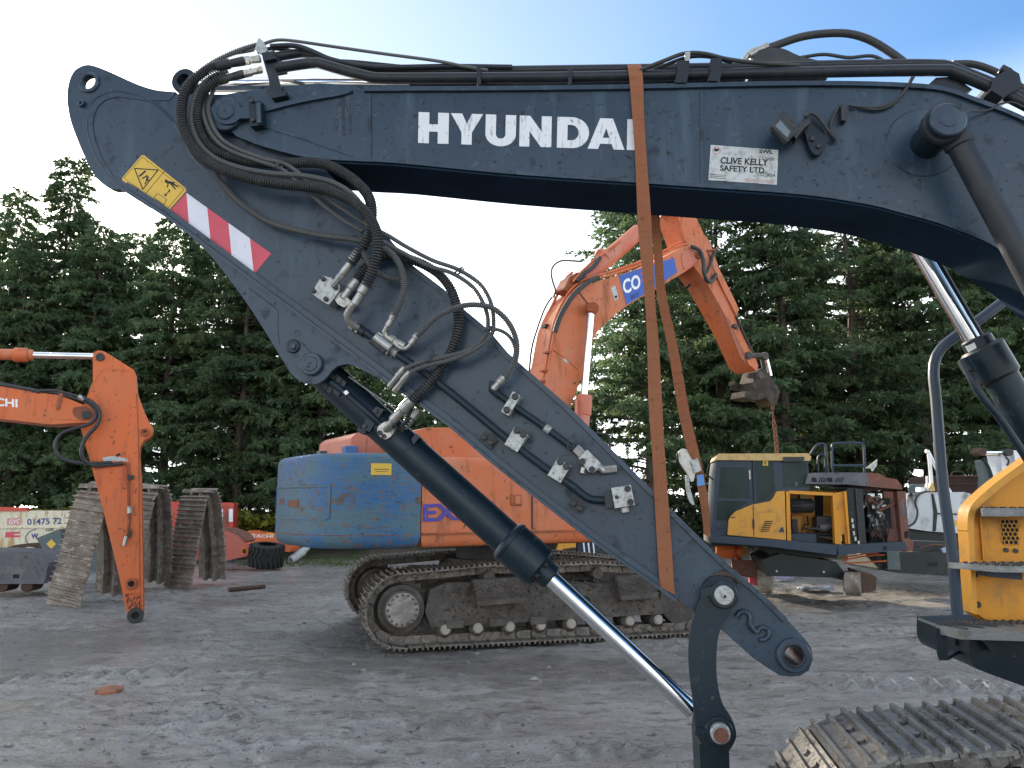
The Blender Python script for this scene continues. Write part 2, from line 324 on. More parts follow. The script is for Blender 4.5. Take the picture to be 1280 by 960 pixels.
near = np.clip((24 - np.abs(GY - 6)) / 12, 0, 1) * np.clip((16 - np.abs(GX)) / 6, 0, 1)
# ruts run left-right and slightly away, like the wheel marks in the yard
A1 = GY + .12 * GX; A2 = GY - .35 * GX
H = .05 * vnoise(GX, GY, .45, 1) + .030 * vnoise(GX * .45, A1 * 2.2, 1.3, 2) + .026 * vnoise(GX * .6, A2 * 2.2, 2.4, 3) + .018 * vnoise(GX, GY * 1.4, 5, 4) + .016 * vnoise(GX, GY, 11, 5)
clod = np.clip(vnoise(GX, GY, 1.1, 8) + .02, 0, 1) * 2
H += clod * .05 * np.clip(np.abs(vnoise(GX, GY, 9, 6)) * 2, 0, 1) + clod * .022 * vnoise(GX, GY, 20, 9)
def prints(x0, y0, ang, L, width, period, amp, seed):
    c, s = math.cos(R(ang)), math.sin(R(ang)); u = (GX - x0) * c + (GY - y0) * s; v = -(GX - x0) * s + (GY - y0) * c
    m = np.clip((L / 2 - np.abs(u)) / .25, 0, 1) * np.clip((width / 2 - np.abs(v)) / .05, 0, 1) * np.clip(vnoise(GX, GY, 1.6, seed) * 3 + .6, 0, 1)
    ph = (u / period) % 1
    return m * (amp * np.where((ph < .32), 1.0, -.35))
H += prints(-.6, 4.9, 18, 3.4, .5, .16, .032, 11) + prints(1.8, 6.2, 5, 5, .55, .19, .034, 12) + prints(-2.2, 7.0, -8, 5, .55, .19, .030, 13) + prints(3.6, 8.2, -12, 5, .55, .2, .034, 14) + prints(-2.4, 4.6, 28, 3, .5, .16, .026, 15) + prints(.9, 4.2, 14, 2.6, .5, .16, .026, 16) + prints(-5, 8.5, 6, 5, .5, .19, .03, 17)
pud = np.clip(vnoise(GX, GY, .55, 21) * 3 - .25, 0, 1)      # hollows where water stands
H = H * (1 - .7 * pud) - .012 * pud
H = (H * near - .02).astype(np.float64)
NX, NY = len(gx), len(gy)
V = np.stack([GX, GY, H], -1).reshape(-1, 3)
idx = np.arange(NX * NY).reshape(NX, NY)
Fq = np.stack([idx[:-1, :-1], idx[1:, :-1], idx[1:, 1:], idx[:-1, 1:]], -1).reshape(-1, 4)
WET = np.clip(pud * 1.2 - .5 + 1.1 * np.abs(vnoise(GX, GY * 1.6, 2.3, 41)) * 2 * (pud > .05) + .5 * vnoise(GX, GY, 7, 42), 0, 1) * near
def np_mesh(name, V, Fc, smooth=True):
    k = Fc.shape[1]; me = bpy.data.meshes.new(name); me.vertices.add(len(V)); me.vertices.foreach_set('co', V.astype(np.float32).ravel())
    me.loops.add(Fc.size); me.loops.foreach_set('vertex_index', Fc.astype(np.int32).ravel()); me.polygons.add(len(Fc))
    me.polygons.foreach_set('loop_start', np.arange(0, Fc.size, k, dtype=np.int32)); me.polygons.foreach_set('loop_total', np.full(len(Fc), k, np.int32))
    me.polygons.foreach_set('use_smooth', np.full(len(Fc), smooth)); me.update(calc_edges=True); return me
def ground_mat():
    m = bpy.data.materials.new('wet_trodden_mud'); m.use_nodes = True; t = m.node_tree; b = t.nodes['Principled BSDF']; L = t.links.new
    tc = t.nodes.new('ShaderNodeTexCoord')
    def noise(scale, det=7, rough=.6):
        mpn = t.nodes.new('ShaderNodeMapping'); mpn.inputs['Scale'].default_value = scale; L(tc.outputs['Object'], mpn.inputs[0])
        n = t.nodes.new('ShaderNodeTexNoise'); n.inputs['Scale'].default_value = 1; n.inputs['Detail'].default_value = det; n.inputs['Roughness'].default_value = rough; L(mpn.outputs[0], n.inputs[0]); return n.outputs[0]
    def rmp(s, a, b_, c=0, d=1):
        r = t.nodes.new('ShaderNodeMapRange'); r.inputs[1].default_value = a; r.inputs[2].default_value = b_; r.inputs[3].default_value = c; r.inputs[4].default_value = d; L(s, r.inputs[0]); return r.outputs[0]
    def mix(f, a, c):
        x = t.nodes.new('ShaderNodeMixRGB'); L(f, x.inputs[0])
        for i, v in ((1, a), (2, c)):
            if isinstance(v, tuple): x.inputs[i].default_value = _rgb(v)
            else: L(v, x.inputs[i])
        return x.outputs[0]
    c = mix(rmp(noise((.5, .8, .5)), .38, .62), (.215, .20, .182), (.29, .277, .26))
    c = mix(rmp(noise((1.2, 4, 1)), .48, .7), c, (.32, .31, .30))
    c = mix(rmp(noise((3.5, 6, 3)), .55, .66), c, (.11, .10, .09))
    c = mix(rmp(noise((34, 34, 34), 4), .58, .68), c, (.045, .042, .043))
    c = mix(rmp(noise((60, 60, 60), 3), .66, .72), c, (.33, .32, .31))
    c = mix(rmp(noise((.35, .5, .4)), .56, .72), c, (.21, .175, .14))
    c = mix(rmp(noise((3.2, 15, 3), 5), .60, .66), c, (.085, .078, .07))
    c = mix(rmp(noise((1.6, 5, 2), 6), .60, .70), c, (.12, .108, .095))
    wa = t.nodes.new('ShaderNodeAttribute'); wa.attribute_name = 'wet'; wf = rmp(wa.outputs['Fac'], .05, 1, 0, .6)
    c = mix(wf, c, (.10, .092, .085))
    L(c, b.inputs['Base Color'])
    r1 = rmp(noise((.7, 2.0, .7)), .40, .62, .24, .55); r2 = rmp(noise((9, 16, 9)), .35, .7, -.10, .12)
    a = t.nodes.new('ShaderNodeMath'); a.operation = 'ADD'; a.use_clamp = True; L(r1, a.inputs[0]); L(r2, a.inputs[1]); wm_ = t.nodes.new('ShaderNodeMixRGB'); L(wf, wm_.inputs[0]); L(a.outputs[0], wm_.inputs[1]); wm_.inputs[2].default_value = (.15, .15, .15, 1); L(wm_.outputs[0], b.inputs['Roughness'])
    b.inputs['Specular IOR Level'].default_value = .5; b.inputs['Coat Weight'].default_value = .2; b.inputs['Coat Roughness'].default_value = .22; b.inputs['Coat IOR'].default_value = 1.33
    n1 = noise((24, 30, 24), 8, .7); n2 = noise((7, 11, 7), 6)
    ad = t.nodes.new('ShaderNodeMath'); ad.operation = 'ADD'; L(n1, ad.inputs[0]); L(n2, ad.inputs[1])
    bu = t.nodes.new('ShaderNodeBump'); bu.inputs['Strength'].default_value = .8; bu.inputs['Distance'].default_value = .04; L(ad.outputs[0], bu.inputs['Height']); L(bu.outputs[0], b.inputs['Normal'])
    return m
K['ground'] = ground_mat()
gme = np_mesh('ground', V, Fq); gme.attributes.new('wet', 'FLOAT', 'POINT').data.foreach_set('value', WET.ravel().astype(np.float32)); gme.materials.append(K['ground'])
ground = bpy.data.objects.new('ground', gme); link(ground); tag(ground, kind='structure')
def gz(x, y):
    i = int(np.clip(np.searchsorted(gx, x), 0, NX - 1)); j = int(np.clip(np.searchsorted(gy, y), 0, NY - 1)); return float(H[i, j])
# loose clods and stones trodden over the yard
OCT = [(1, 0, 0), (-1, 0, 0), (0, 1, 0), (0, -1, 0), (0, 0, 1), (0, 0, -.4)]
OF = [(0, 2, 4), (2, 1, 4), (1, 3, 4), (3, 0, 4), (2, 0, 5), (1, 2, 5), (3, 1, 5), (0, 3, 5)]
mb = MB()
for i in range(9000):
    y = 2.9 + 15 * random.random() ** 1.6; x = random.uniform(-.72, .72) * y + random.gauss(0, .3)
    if vnoise(np.array([x]), np.array([y]), 1.1, 8)[0] < random.uniform(-.35, .15): continue
    r = min(.028, .004 + random.expovariate(1 / .0055)); z = gz(x, y); an = random.uniform(0, 6.3)
    e = [random.uniform(.6, 1.4) for _ in range(6)]
    mb.add([(x + r * e[k] * (a * math.cos(an) - b * math.sin(an)) * 1.5, y + r * e[k] * (a * math.sin(an) + b * math.cos(an)), z + c * r * e[k] * .8) for k, (a, b, c) in enumerate(OCT)], OF, True)
K['clod'] = M('mud_clod', (.10, .092, .084), .6, 0, [(3, .4, .65, (.26, .245, .23)), (9, .5, .65, (.04, .037, .036))])
tag(obj('mud_clods', mb, K['clod']), kind='stuff')
# low earth bank behind the yard, at the foot of the trees
bx = np.linspace(-60, 60, 240); by = np.linspace(25.5, 60, 50); BX, BY = np.meshgrid(bx, by, indexing='ij')
BH = (1 - np.exp(-np.clip(BY - 25.6, 0, 99) / 1.8)) * (.7 + .5 * vnoise(BX, BY, .35, 31)) + .22 * vnoise(BX, BY, 1.3, 32) * np.clip(BY - 25.6, 0, 1) - .03
bi = np.arange(BX.size).reshape(BX.shape)
bme = np_mesh('earth_bank', np.stack([BX, BY, BH], -1).reshape(-1, 3), np.stack([bi[:-1, :-1], bi[1:, :-1], bi[1:, 1:], bi[:-1, 1:]], -1).reshape(-1, 4))
K['bank'] = M('bank_earth', (.06, .048, .036), .95, 0, [(.9, .45, .6, (.05, .065, .025)), (3, .5, .65, (.10, .075, .05))], (8, .8)); bme.materials.append(K['bank'])
tag(link(bpy.data.objects.new('earth_bank', bme)), kind='structure')

# ------------------------------------------------------------------ conifers
def leaf_mat(name, c1, c2, c3):
    m = bpy.data.materials.new(name); m.use_nodes = True; t = m.node_tree; b = t.nodes['Principled BSDF']; L = t.links.new
    tc = t.nodes.new('ShaderNodeTexCoord'); n = t.nodes.new('ShaderNodeTexNoise'); n.inputs['Scale'].default_value = 1.1; n.inputs['Detail'].default_value = 5; L(tc.outputs['Object'], n.inputs[0])
    cr_ = t.nodes.new('ShaderNodeValToRGB'); e = cr_.color_ramp.elements; e[0].position = .34; e[0].color = _rgb(c1); e[1].position = .68; e[1].color = _rgb(c3)
    k = e.new(.52); k.color = _rgb(c2); L(n.outputs[0], cr_.inputs[0])
    oi = t.nodes.new('ShaderNodeObjectInfo'); hs = t.nodes.new('ShaderNodeHueSaturation'); L(cr_.outputs[0], hs.inputs['Color'])
    r = t.nodes.new('ShaderNodeMapRange'); r.inputs[3].default_value = .8; r.inputs[4].default_value = 1.2; L(oi.outputs['Random'], r.inputs[0]); L(r.outputs[0], hs.inputs['Value'])
    L(hs.outputs[0], b.inputs['Base Color']); b.inputs['Roughness'].default_value = .55; b.inputs['Specular IOR Level'].default_value = .3
    tr = t.nodes.new('ShaderNodeBsdfTranslucent'); L(hs.outputs[0], tr.inputs[0]); ms = t.nodes.new('ShaderNodeMixShader'); ms.inputs[0].default_value = .42
    L(b.outputs[0], ms.inputs[1]); L(tr.outputs[0], ms.inputs[2]); L(ms.outputs[0], t.nodes['Material Output'].inputs[0]); return m
K['leaf'] = leaf_mat('cypress_foliage', (.066, .115, .060), (.096, .150, .068), (.14, .19, .075))
K['leafy'] = leaf_mat('yellow_scrub_foliage', (.14, .16, .03), (.3, .3, .04), (.42, .38, .05))
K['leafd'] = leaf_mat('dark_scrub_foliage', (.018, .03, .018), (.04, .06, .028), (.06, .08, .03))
def crown(rg, H, W, z0, nb, dens, top_pow=.7, droop=.25, gaps=0, leaf=1.0, up=.25):
    """sprays of many small leaf blades set along drooping branches; returns leaf arrays and branch polylines"""
    P, D, U = [], [], []; limbs = []
    gapc = [(rg.uniform(0, 6.28), rg.uniform(z0, H * .85), rg.uniform(.5, 1.0)) for _ in range(gaps)]
    for i in range(nb):
        q = (i + rg.random()) / nb; z = z0 + (H - z0) * q ** .82
        prof = W * (1 - ((z - z0) / (H - z0)) ** 1.25) ** top_pow
        prof = (prof * rg.uniform(.66, 1.1) + .28) if z > z0 + .12 * (H - z0) else prof * rg.uniform(.5, 1.0)
        az = i * 2.399963 + rg.normal(0, .35)
        if any(abs((az - g[0] + math.pi) % (2 * math.pi) - math.pi) < g[2] * .6 and abs(z - g[1]) < g[2] for g in gapc): continue
        rise = up * prof * rg.uniform(.3, 1.3); n = 7; tt = np.linspace(0, 1, n)
        hx = np.cos(az + .25 * tt * rg.normal()) * prof * tt; hy = np.sin(az + .25 * tt * rg.normal()) * prof * tt
        hz = z + rise * tt - droop * prof * tt ** 2.2
        limb = np.stack([hx, hy, hz], 1); limbs.append(limb)
        L = prof; ns = max(3, int(L * 8.5 * dens))
        for s in range(ns):
            t = .16 + .84 * (s + rg.random()) / ns; k = min(n - 2, int(t * (n - 1))); f = t * (n - 1) - k
            base = limb[k] * (1 - f) + limb[k + 1] * f; d0 = limb[k + 1] - limb[k]; d0 /= np.linalg.norm(d0) + 1e-9
            sd = 1 if s % 2 else -1; side = np.array([-d0[1], d0[0], 0]) * sd
            sl = (.2 + .42 * L ** .5 * (1.15 - t)) * rg.uniform(.6, 1.25)
            ang = rg.uniform(.5, 1.0); sdir = d0 * math.cos(ang) + side * math.sin(ang) + np.array([0, 0, rg.uniform(-.22, .18)])
            m = max(3, int(sl * 34 * dens)); u = (np.arange(m) + rg.random(m)) / m
            pos = base + sdir * (sl * u)[:, None] + rg.normal(0, .022, (m, 3)); pos[:, 2] -= .28 * sl * u ** 2
            dr = sdir + rg.normal(0, .42, (m, 3)); dr[:, 2] += rg.uniform(-.25, .3)
            P.append(pos); D.append(dr)
    P = np.concatenate(P); D = np.concatenate(D); D /= np.linalg.norm(D, axis=1)[:, None]
    return P, D, limbs
def leaf_mesh(name, rg, P, D, ln=.15, wd=.05, blades=3):
    Vs, Fs = [], []; base = 0
    for b in range(blades):
        d = D + rg.normal(0, .45, D.shape) * (b > 0); d /= np.linalg.norm(d, axis=1)[:, None]
        u = rg.normal(0, 1, D.shape); u[:, 2] *= .5; sd = np.cross(d, u); sd /= np.linalg.norm(sd, axis=1)[:, None] + 1e-9
        L = (ln * rg.uniform(.6, 1.35, len(P)))[:, None]; W_ = (wd * rg.uniform(.6, 1.3, len(P)))[:, None]
        a = P; c = P + d * L; m1 = P + d * L * .42 + sd * W_; m2 = P + d * L * .5 - sd * W_
        c = c - np.array([0, 0, 1]) * L * .15
        v = np.stack([a, m1, c, m2], 1).reshape(-1, 3); Vs.append(v); k = np.arange(len(P))[:, None] * 4 + base; Fs.append(k + np.arange(4)[None]); base += len(v)
    return np_mesh(name, np.concatenate(Vs), np.concatenate(Fs), False)
def trunk_mb(rg, H, r, limbs, lean=(0, 0)):
    mb = MB(); n = 9
    pts = [(lean[0] * (i / n) ** 1.5 * H + rg.normal(0, .03), lean[1] * (i / n) ** 1.5 * H + rg.normal(0, .03), -.3 + i / n * H * .94) for i in range(n + 1)]
    mb.tube(pts, [r * (1 - .9 * i / n) * (1.35 if i == 0 else 1) for i in range(n + 1)], 9)
    for lb in limbs:
        L = np.linalg.norm(lb[-1] - lb[0])
        if L < .5: continue
        mb.tube([tuple(p) for p in lb], [max(.006, .016 * L ** .8 * (1 - .82 * i / 6)) for i in range(7)], 5, False)
    return mb
def make_tree(seed, H, W, z0, nb, dens, r, **kw):
    rg = np.random.default_rng(seed); ln = kw.pop('ln', .15); wd = kw.pop('wd', .025); lo = kw.pop('bare', 0)
    P, D, limbs = crown(rg, H, W, z0, nb, dens, **kw)
    for _ in range(lo):                         # dead bare limbs under the crown
        az = rg.uniform(0, 6.28); z = rg.uniform(.8, z0 + 1); L = rg.uniform(.8, 1.8); tt = np.linspace(0, 1, 7)
        limbs.append(np.stack([np.cos(az) * L * tt, np.sin(az) * L * tt, z + .3 * L * tt - .35 * L * tt ** 2], 1))
    cm = leaf_mesh('crown', rg, P, D, ln, wd); cm.materials.append(K['leaf'])
    tm = trunk_mb(rg, H, r, limbs).mesh('trunk'); tm.materials.append(K['bark']); return cm, tm
TREES = [make_tree(1, 11.0, 2.45, .8, 195, .9, .19, gaps=6, bare=6), make_tree(2, 10.0, 2.6, .9, 185, .9, .2, gaps=8, bare=8),
         make_tree(3, 12.0, 3.1, 1.6, 190, .82, .24, gaps=9, droop=.12, up=.2, bare=10), make_tree(4, 11.5, 3.4, 2.0, 175, .82, .26, gaps=11, droop=.08, up=.12, bare=12),
         make_tree(5, 5.0, 2.1, .3, 110, 1.0, .1, gaps=3), make_tree(6, 11.6, 1.8, 1.0, 190, 1.0, .15, gaps=3, top_pow=.95, bare=5)]
def tree(kind, x, y, sc, rz, label, group=None, zs=1):
    y2 = y + 6.0; x, sc = x * y2 / y, sc * y2 / y; y = y2
    m = Matrix.Translation((x, y, .25)) @ Matrix.Rotation(R(rz), 4, 'Z') @ Matrix.Diagonal((sc, sc, sc * zs, 1))
    t = thing('conifer', m, label, 'tree', group); cm, tm = TREES[kind]
    inst('crown', cm, m, t); inst('trunk', tm, m, t); return t
def tx(px, Y): return (px - 640) / FPX * Y * 1.0 / 1.0
ORD = ['first', 'second', 'third', 'fourth', 'fifth', 'sixth', 'seventh', 'eighth', 'ninth', 'tenth', 'eleventh', 'twelfth', 'thirteenth']
LB = 'dense dark green conifer, %s from the left among the broad ones behind the orange arm'
RB = 'tall gappy conifer, %s from the left in the row behind the yellow wreck'
GL, GR = 'conifers of the left-hand row', 'conifers of the right-hand row'
tree(5, tx(-5, 23), 23, .93, 0, 'slim pointed conifer at the far left edge of the photo', GL)
tree(5, tx(62, 23.4), 23.4, 1.04, 70, 'slim pointed conifer with the tallest spire left of the big arm tail', GL)
for i, (px, Y, k, sc, zs) in enumerate(sorted([(15, 21.8, 0, .78, 1), (105, 22.4, 0, .86, 1), (150, 24, 1, .98, 1), (205, 22.6, 0, .90, 1), (262, 24.2, 1, .98, 1), (300, 22.2, 0, .86, 1), (352, 23.8, 0, .92, 1), (398, 22.6, 1, .86, 1),
        (436, 24.6, 0, .8, 1), (-55, 24.5, 1, .95, 1), (120, 27.5, 1, 1, 1)])):
    tree(k, tx(px, Y), Y, sc, i * 77, LB % ORD[i], GL, zs)
for i, (px, Y, sc) in enumerate([(478, 24, .98), (522, 25.5, .92), (572, 24.5, .9), (625, 26, .86), (668, 24, .95), (716, 25.5, .92)]):
    tree(4, tx(px, Y), Y, sc, i * 61, 'low bushy young conifer, %s from the left between the big arm and the orange boom' % ORD[i], 'young conifers in the gap')
for i, (px, Y, k, sc, zs) in enumerate(sorted([(815, 22.8, 2, .95, 1.1), (905, 23.6, 3, 1.0, 1.05), (985, 22.6, 2, .92, 1.1), (1075, 23.2, 3, 1.0, 1.0), (1160, 22.8, 2, .95, 1.05), (1235, 23.6, 3, .95, 1.05), (1315, 22.8, 2, .95, 1.05),
        (860, 26.5, 1, 1.15, 1), (1120, 26.8, 1, 1.1, 1), (1270, 26.5, 1, 1.1, 1), (1000, 28, 0, 1.0, 1)])):
    tree(k, tx(px, Y), Y, sc, i * 83 + 20, RB % ORD[i] if i else 'nearest tall conifer of the right-hand row, its pale trunk beside the strap ratchet', GR, zs)
def shrub(px, Y, h, wdt, seed, mat, label, cat='shrub', group=None, n=26):
    rg = np.random.default_rng(seed); P, D, limbs = crown(rg, h, wdt, .05, n, 1.0, top_pow=.45, droop=.1, up=.5)
    Y += 6.0; h *= 1.3; wdt *= 1.3; m = at((tx(px, Y), Y, .1)); t = thing('shrub', m, label, cat, group)
    me = leaf_mesh('foliage', rg, P, D, .11, .035); me.materials.append(mat); inst('foliage', me, m, t)
    mbs = MB()
    for lb in limbs[::2]: mbs.tube([tuple(p) for p in lb], [.014 * (1 - .7 * i / 6) for i in range(7)], 4, False)
    sm = mbs.mesh('stems'); sm.materials.append(K['bark']); inst('stem', sm, m, t)
GS = 'scrub along the foot of the bank'
for i, (px, Y, h, wd_) in enumerate([(297, 20.2, 1.3, .8), (330, 20.6, 1.2, .9), (8, 20.4, 1.2, .9), (80, 20.6, 1.4, .9), (190, 20.2, 1.0, .7)]):
    shrub(px, Y, h, wd_, 40 + i, K['leafy'], ['yellow green bush right of the red cab panel', 'second yellow green bush, nearer the blue counterweight', 'yellow leafed bush above the lorry body at the left edge', 'yellow leafed bush behind the lorry lettering', 'small yellow bush between the two standing tracks'][i], 'shrub', GS)
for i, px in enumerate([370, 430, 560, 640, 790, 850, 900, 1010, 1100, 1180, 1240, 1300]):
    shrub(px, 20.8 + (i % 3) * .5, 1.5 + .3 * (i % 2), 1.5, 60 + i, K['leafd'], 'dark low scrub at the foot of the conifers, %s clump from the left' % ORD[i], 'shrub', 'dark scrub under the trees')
# ground cover on the bank foot
mbg = MB()
for i in range(900):
    x = random.uniform(-8.0, -4.4); y = random.uniform(22.8, 26.5); h = random.uniform(.03, .11); a = random.uniform(0, 6.28); dx, dy = .02 * math.cos(a), .02 * math.sin(a)
    mbg.add([(x - dx, y - dy, -.02), (x + dx, y + dy, -.02), (x + random.gauss(0, .05), y + random.gauss(0, .05), h)], [(0, 1, 2)], False)
K['grass'] = M('weedy_grass', (.06, .10, .03), .8, 0, [(2, .45, .7, (.12, .13, .04))])
tag(obj('grass', mbg, K['grass']), kind='stuff')
# ------------------------------------------------------------------ the front excavator: boom, arm, linkage, hoses, steps, track
BF = Frame(0, 4.3, -7)                          # near web of the boom
def lettering(name, txt, F, bl, br, tl, n, mat, parent, bold=0.0, dep=.002, shear=0):
    """flat print: text fitted between three corners that lie on the thing's own face"""
    cu = bpy.data.curves.new('t', 'FONT'); cu.body = txt; cu.offset = bold; cu.shear = shear; cu.resolution_u = 3
    o = bpy.data.objects.new('t', cu); COL.objects.link(o); bpy.context.view_layer.update()
    me = bpy.data.meshes.new_from_object(o.evaluated_get(bpy.context.evaluated_depsgraph_get())); bpy.data.objects.remove(o); bpy.data.curves.remove(cu)
    co = np.array([v.co[:] for v in me.vertices]); lo, hi = co.min(0), co.max(0)
    P0, P1, P2 = F.p(*bl, n), F.p(*br, n), F.p(*tl, n); inv = wm(parent).inverted(); fs = [tuple(p.vertices) for p in me.polygons]
    vs = [inv @ (P0 + (P1 - P0) * ((c[0] - lo[0]) / (hi[0] - lo[0])) + (P2 - P0) * ((c[1] - lo[1]) / (hi[1] - lo[1]))) for c in co]
    m2 = bpy.data.meshes.new(name); m2.from_pydata(vs, [], fs); m2.materials.append(mat); bpy.data.meshes.remove(me)
    o = bpy.data.objects.new(name, m2); link(o, parent, wm(parent))
    if dep:
        s = o.modifiers.new('film', 'SOLIDIFY'); s.thickness = dep; s.offset = 0
    return o
EXC = thing('excavator', BF.mat(), 'big dark blue-grey excavator in front, its boom and folded arm filling the picture', 'excavator')
K['under'] = M('matte_underside_paint', (.011, .027, .05), .85, 0, [(3, .45, .7, (.007, .018, .032))], (9, .06), .08)
BW = .44                                        # boom width
top = cr([(262, 128), (270, 121), (300, 115), (331, 111), (384, 105.5), (401, 104), (441, 107)], 3) + cr([(460, 114), (640, 114), (800, 111.5), (950, 107.5), (1060, 107), (1110, 107.5), (1150, 109), (1181, 113.5), (1219, 127), (1259, 143), (1290, 158), (1330, 182), (1370, 215)], 3)
bot = cr([(1370, 420), (1330, 370), (1290, 335), (1251, 312), (1231, 300), (1184, 281), (1163, 274), (1126, 264), (1089, 254.5), (1020, 243.5), (960, 238), (870, 232), (785, 226), (640, 216), (500, 202.5), (441, 199.5), (386, 195.5), (331, 182), (296, 170.5)], 3)
boss = [(281 + 22.5 * math.cos(R(a)), 142 + 23 * math.sin(R(a))) for a in range(70, 231, 20)]
boom_o = [tuple(p) for p in top + bot] + boss
boom = plate('boom', BF, boom_o, 0, BW, K['blue'], EXC, .008)
def band(name, F, a, b, n0, n1, mat, parent, bevel=.003, k=3):   # a strip between two traced edges
    return plate(name, F, [tuple(p) for p in cr(a, k)] + [tuple(p) for p in cr(b[::-1], k)], n0, n1, mat, parent, bevel)
tp = [(454, 108), (560, 107.5), (640, 107), (800, 105), (950, 101.5), (1060, 101), (1137, 103.5), (1181, 108), (1219, 121), (1259, 136), (1300, 155), (1340, 178)]
band('top_flange', BF, tp, [(x, y + 5.5) for x, y in tp], -.022, BW + .022, K['blue'], boom)
bp = [(300, 168), (331, 179.5), (386, 193), (441, 197), (500, 200), (640, 213.5), (785, 223.5), (870, 229.5), (960, 235.5), (1020, 241), (1089, 252), (1126, 261.5), (1163, 271.5), (1184, 278.5), (1231, 297), (1262, 316)]
band('bottom_flange', BF, bp, [(x, y + 4) for x, y in bp], -.012, -.002, K['blue'], boom, .002)
bt = [(x, y) for x, y in bp[2:-1]] + [(1251, 309.5), (1290, 332.5), (1330, 367)]
band('bottom_plate', BF, [(x, y + 5.6) for x, y in bt], [(x, y + 8.2) for x, y in bt], .004, BW - .004, K['under'], boom, 0)
for xx, ya, yb in ((461.5, 117, 198), (877, 113, 231)):
    plate('weld_seam', BF, [(xx - 2.2, ya), (xx + 2.2, ya), (xx + 2.8, yb), (xx - 1.6, yb)], -.007, .002, K['blue'], boom, .004)
plate('stiffener', BF, [(328, 133), (360, 126), (400, 118), (425, 113.5), (441, 112), (436, 116), (420, 120), (395, 124), (366, 130), (331, 139)], -.022, .001, K['blue'], boom, .006)
plate('weld_seam', BF, [(331, 156), (380, 172), (440, 193), (440, 195.5), (380, 175), (331, 159)], -.005, .001, K['blue'], boom, .002)
disc('pivot_boss', BF, 281, 142, 22, -.03, .001, K['blue'], boom)
pin = disc('pivot_pin', BF, 281, 138.5, 11, -.055, -.03, K['blue'], boom)
disc('grease_hole', BF, 280.5, 138, 1.3, -.0565, -.054, K['blackhole'], pin, 10)
plate('pin_retainer', BF, cr([(266, 139), (270, 127), (281, 123.5), (293, 128), (301, 134), (312, 135), (312, 147), (300, 148), (293, 153), (281, 155), (270, 150)], 3, True), -.045, -.028, K['blue'], boom, .004)
kb = plate('pin_keeper', BF, [(311, 127), (327, 126), (328, 156), (312, 158)], -.06, -.001, K['blued'], boom, .006)
for bx_, by_ in ((316, 127), (317, 151)): obj('bolt', MB().lathe(BF.p(bx_, by_, -.06), -BF.nv, [(0, .014), (.014, .014), (.016, .011)], 6), K['bolt'], kb)
plate('keeper_bar', BF, [(320, 129), (325, 128.5), (326, 153), (321, 154)], -.075, -.06, K['blue'], boom, .003)
# hose bracket at the boom end
hb = plate('hose_bracket', BF, [(328, 72), (342, 70), (347, 95), (353, 116), (342, 122), (338, 121), (336, 100)], -.03, -.015, K['blackp'], boom, .004)
plate('bracket_foot', BF, [(337, 116), (357, 113), (358, 119), (339, 123)], -.05, -.001, K['blackp'], hb, .004)
plate('bracket_top', BF, [(327, 66), (343, 63), (345, 73), (329, 76)], -.06, .12, K['blackp'], hb, .004)
plate('lifting_lug', BF, [(318, 63), (322, 50), (324, 47), (329, 52), (334, 62), (330, 68)], .02, .045, K['silver'], hb, .004)
# painted letters HYUNDAI on the near web
def hyu():
    P = lambda x, y: (x, y)
    H = [(0, 0), (13.5, 0), (13.5, 14.5), (24.5, 14.5), (24.5, 0), (38, 0), (38, 38), (24.5, 38), (24.5, 23.5), (13.5, 23.5), (13.5, 38), (0, 38)]
    Y = [(13.5, 0), (26.5, 0), (26.5, 15), (40, 38), (26, 38), (20, 25.5), (14, 38), (0, 38), (13.5, 15)]
    U = [(0, 38), (0, 14)] + [(19 - 19 * math.cos(a), 14 - 14.8 * math.sin(a)) for a in np.linspace(.15, math.pi - .15, 10)] + [(38, 14), (38, 38), (25, 38), (25, 14)] + [(19 + 6 * math.cos(a), 14 - 5.5 * math.sin(a)) for a in np.linspace(.2, math.pi - .2, 6)] + [(13, 14), (13, 38)]
    N = [(0, 0), (12.5, 0), (12.5, 19), (27, 0), (40, 0), (40, 38), (27.5, 38), (27.5, 19), (13, 38), (0, 38)]
    Do = [(0, 0), (18, 0)] + [(19 + 21 * math.sin(a), 19 - 19 * math.cos(a)) for a in np.linspace(.1, math.pi - .1, 12)] + [(18, 38), (0, 38)]
    Di = [(13, 9.5), (17, 9.5)] + [(18 + 9 * math.sin(a), 19 - 9.5 * math.cos(a)) for a in np.linspace(.15, math.pi - .15, 8)] + [(17, 28.5), (13, 28.5)]
    A = [(0, 0), (13, 0), (15.5, 6.5), (30, 6.5), (32.5, 0), (46, 0), (31, 38), (15, 38)]
    Ai = [(18.5, 14), (27, 14), (22.8, 26)]
    I = [(0, 0), (13, 0), (13, 38), (0, 38)]
    return [(522.5, H, []), (563, Y, []), (606.5, U, []), (649, N, []), (696, Do, [Di]), (734.5, A, [Ai]), (783.5, I, [])]
def hpos(x, y):                                 # baseline and cap line follow the boom
    q = (x - 522.5) / (797 - 522.5); yb = 178.6 + q * 9.2; yt = 140 + q * 9.3; return (x + (y / 38) * 1.6 - .8 * (y / 38) + 0, yb + (yt - yb) * y / 38)
for x0, outl, inn in hyu():
    W = [BF.p(*hpos(x0 + x, y), -.0015) for x, y in outl]
    hol = [[BF.p(*hpos(x0 + x, y), -.0015) for x, y in h] for h in inn]
    obj('letter', MB().prism(W, BF.nv * .001, hol), K['white'], boom)
for tt, bl, br, tl in (('HCE', (423, 163), (423, 147), (418, 163)), ('61EN-10000', (432, 170), (432, 137), (427, 170)), ('HJ1C0A', (441, 168), (441, 141), (436, 168))):
    lettering('stencil', tt, BF, bl, br, tl, -.0012, K['ink'], boom, .01, 0)
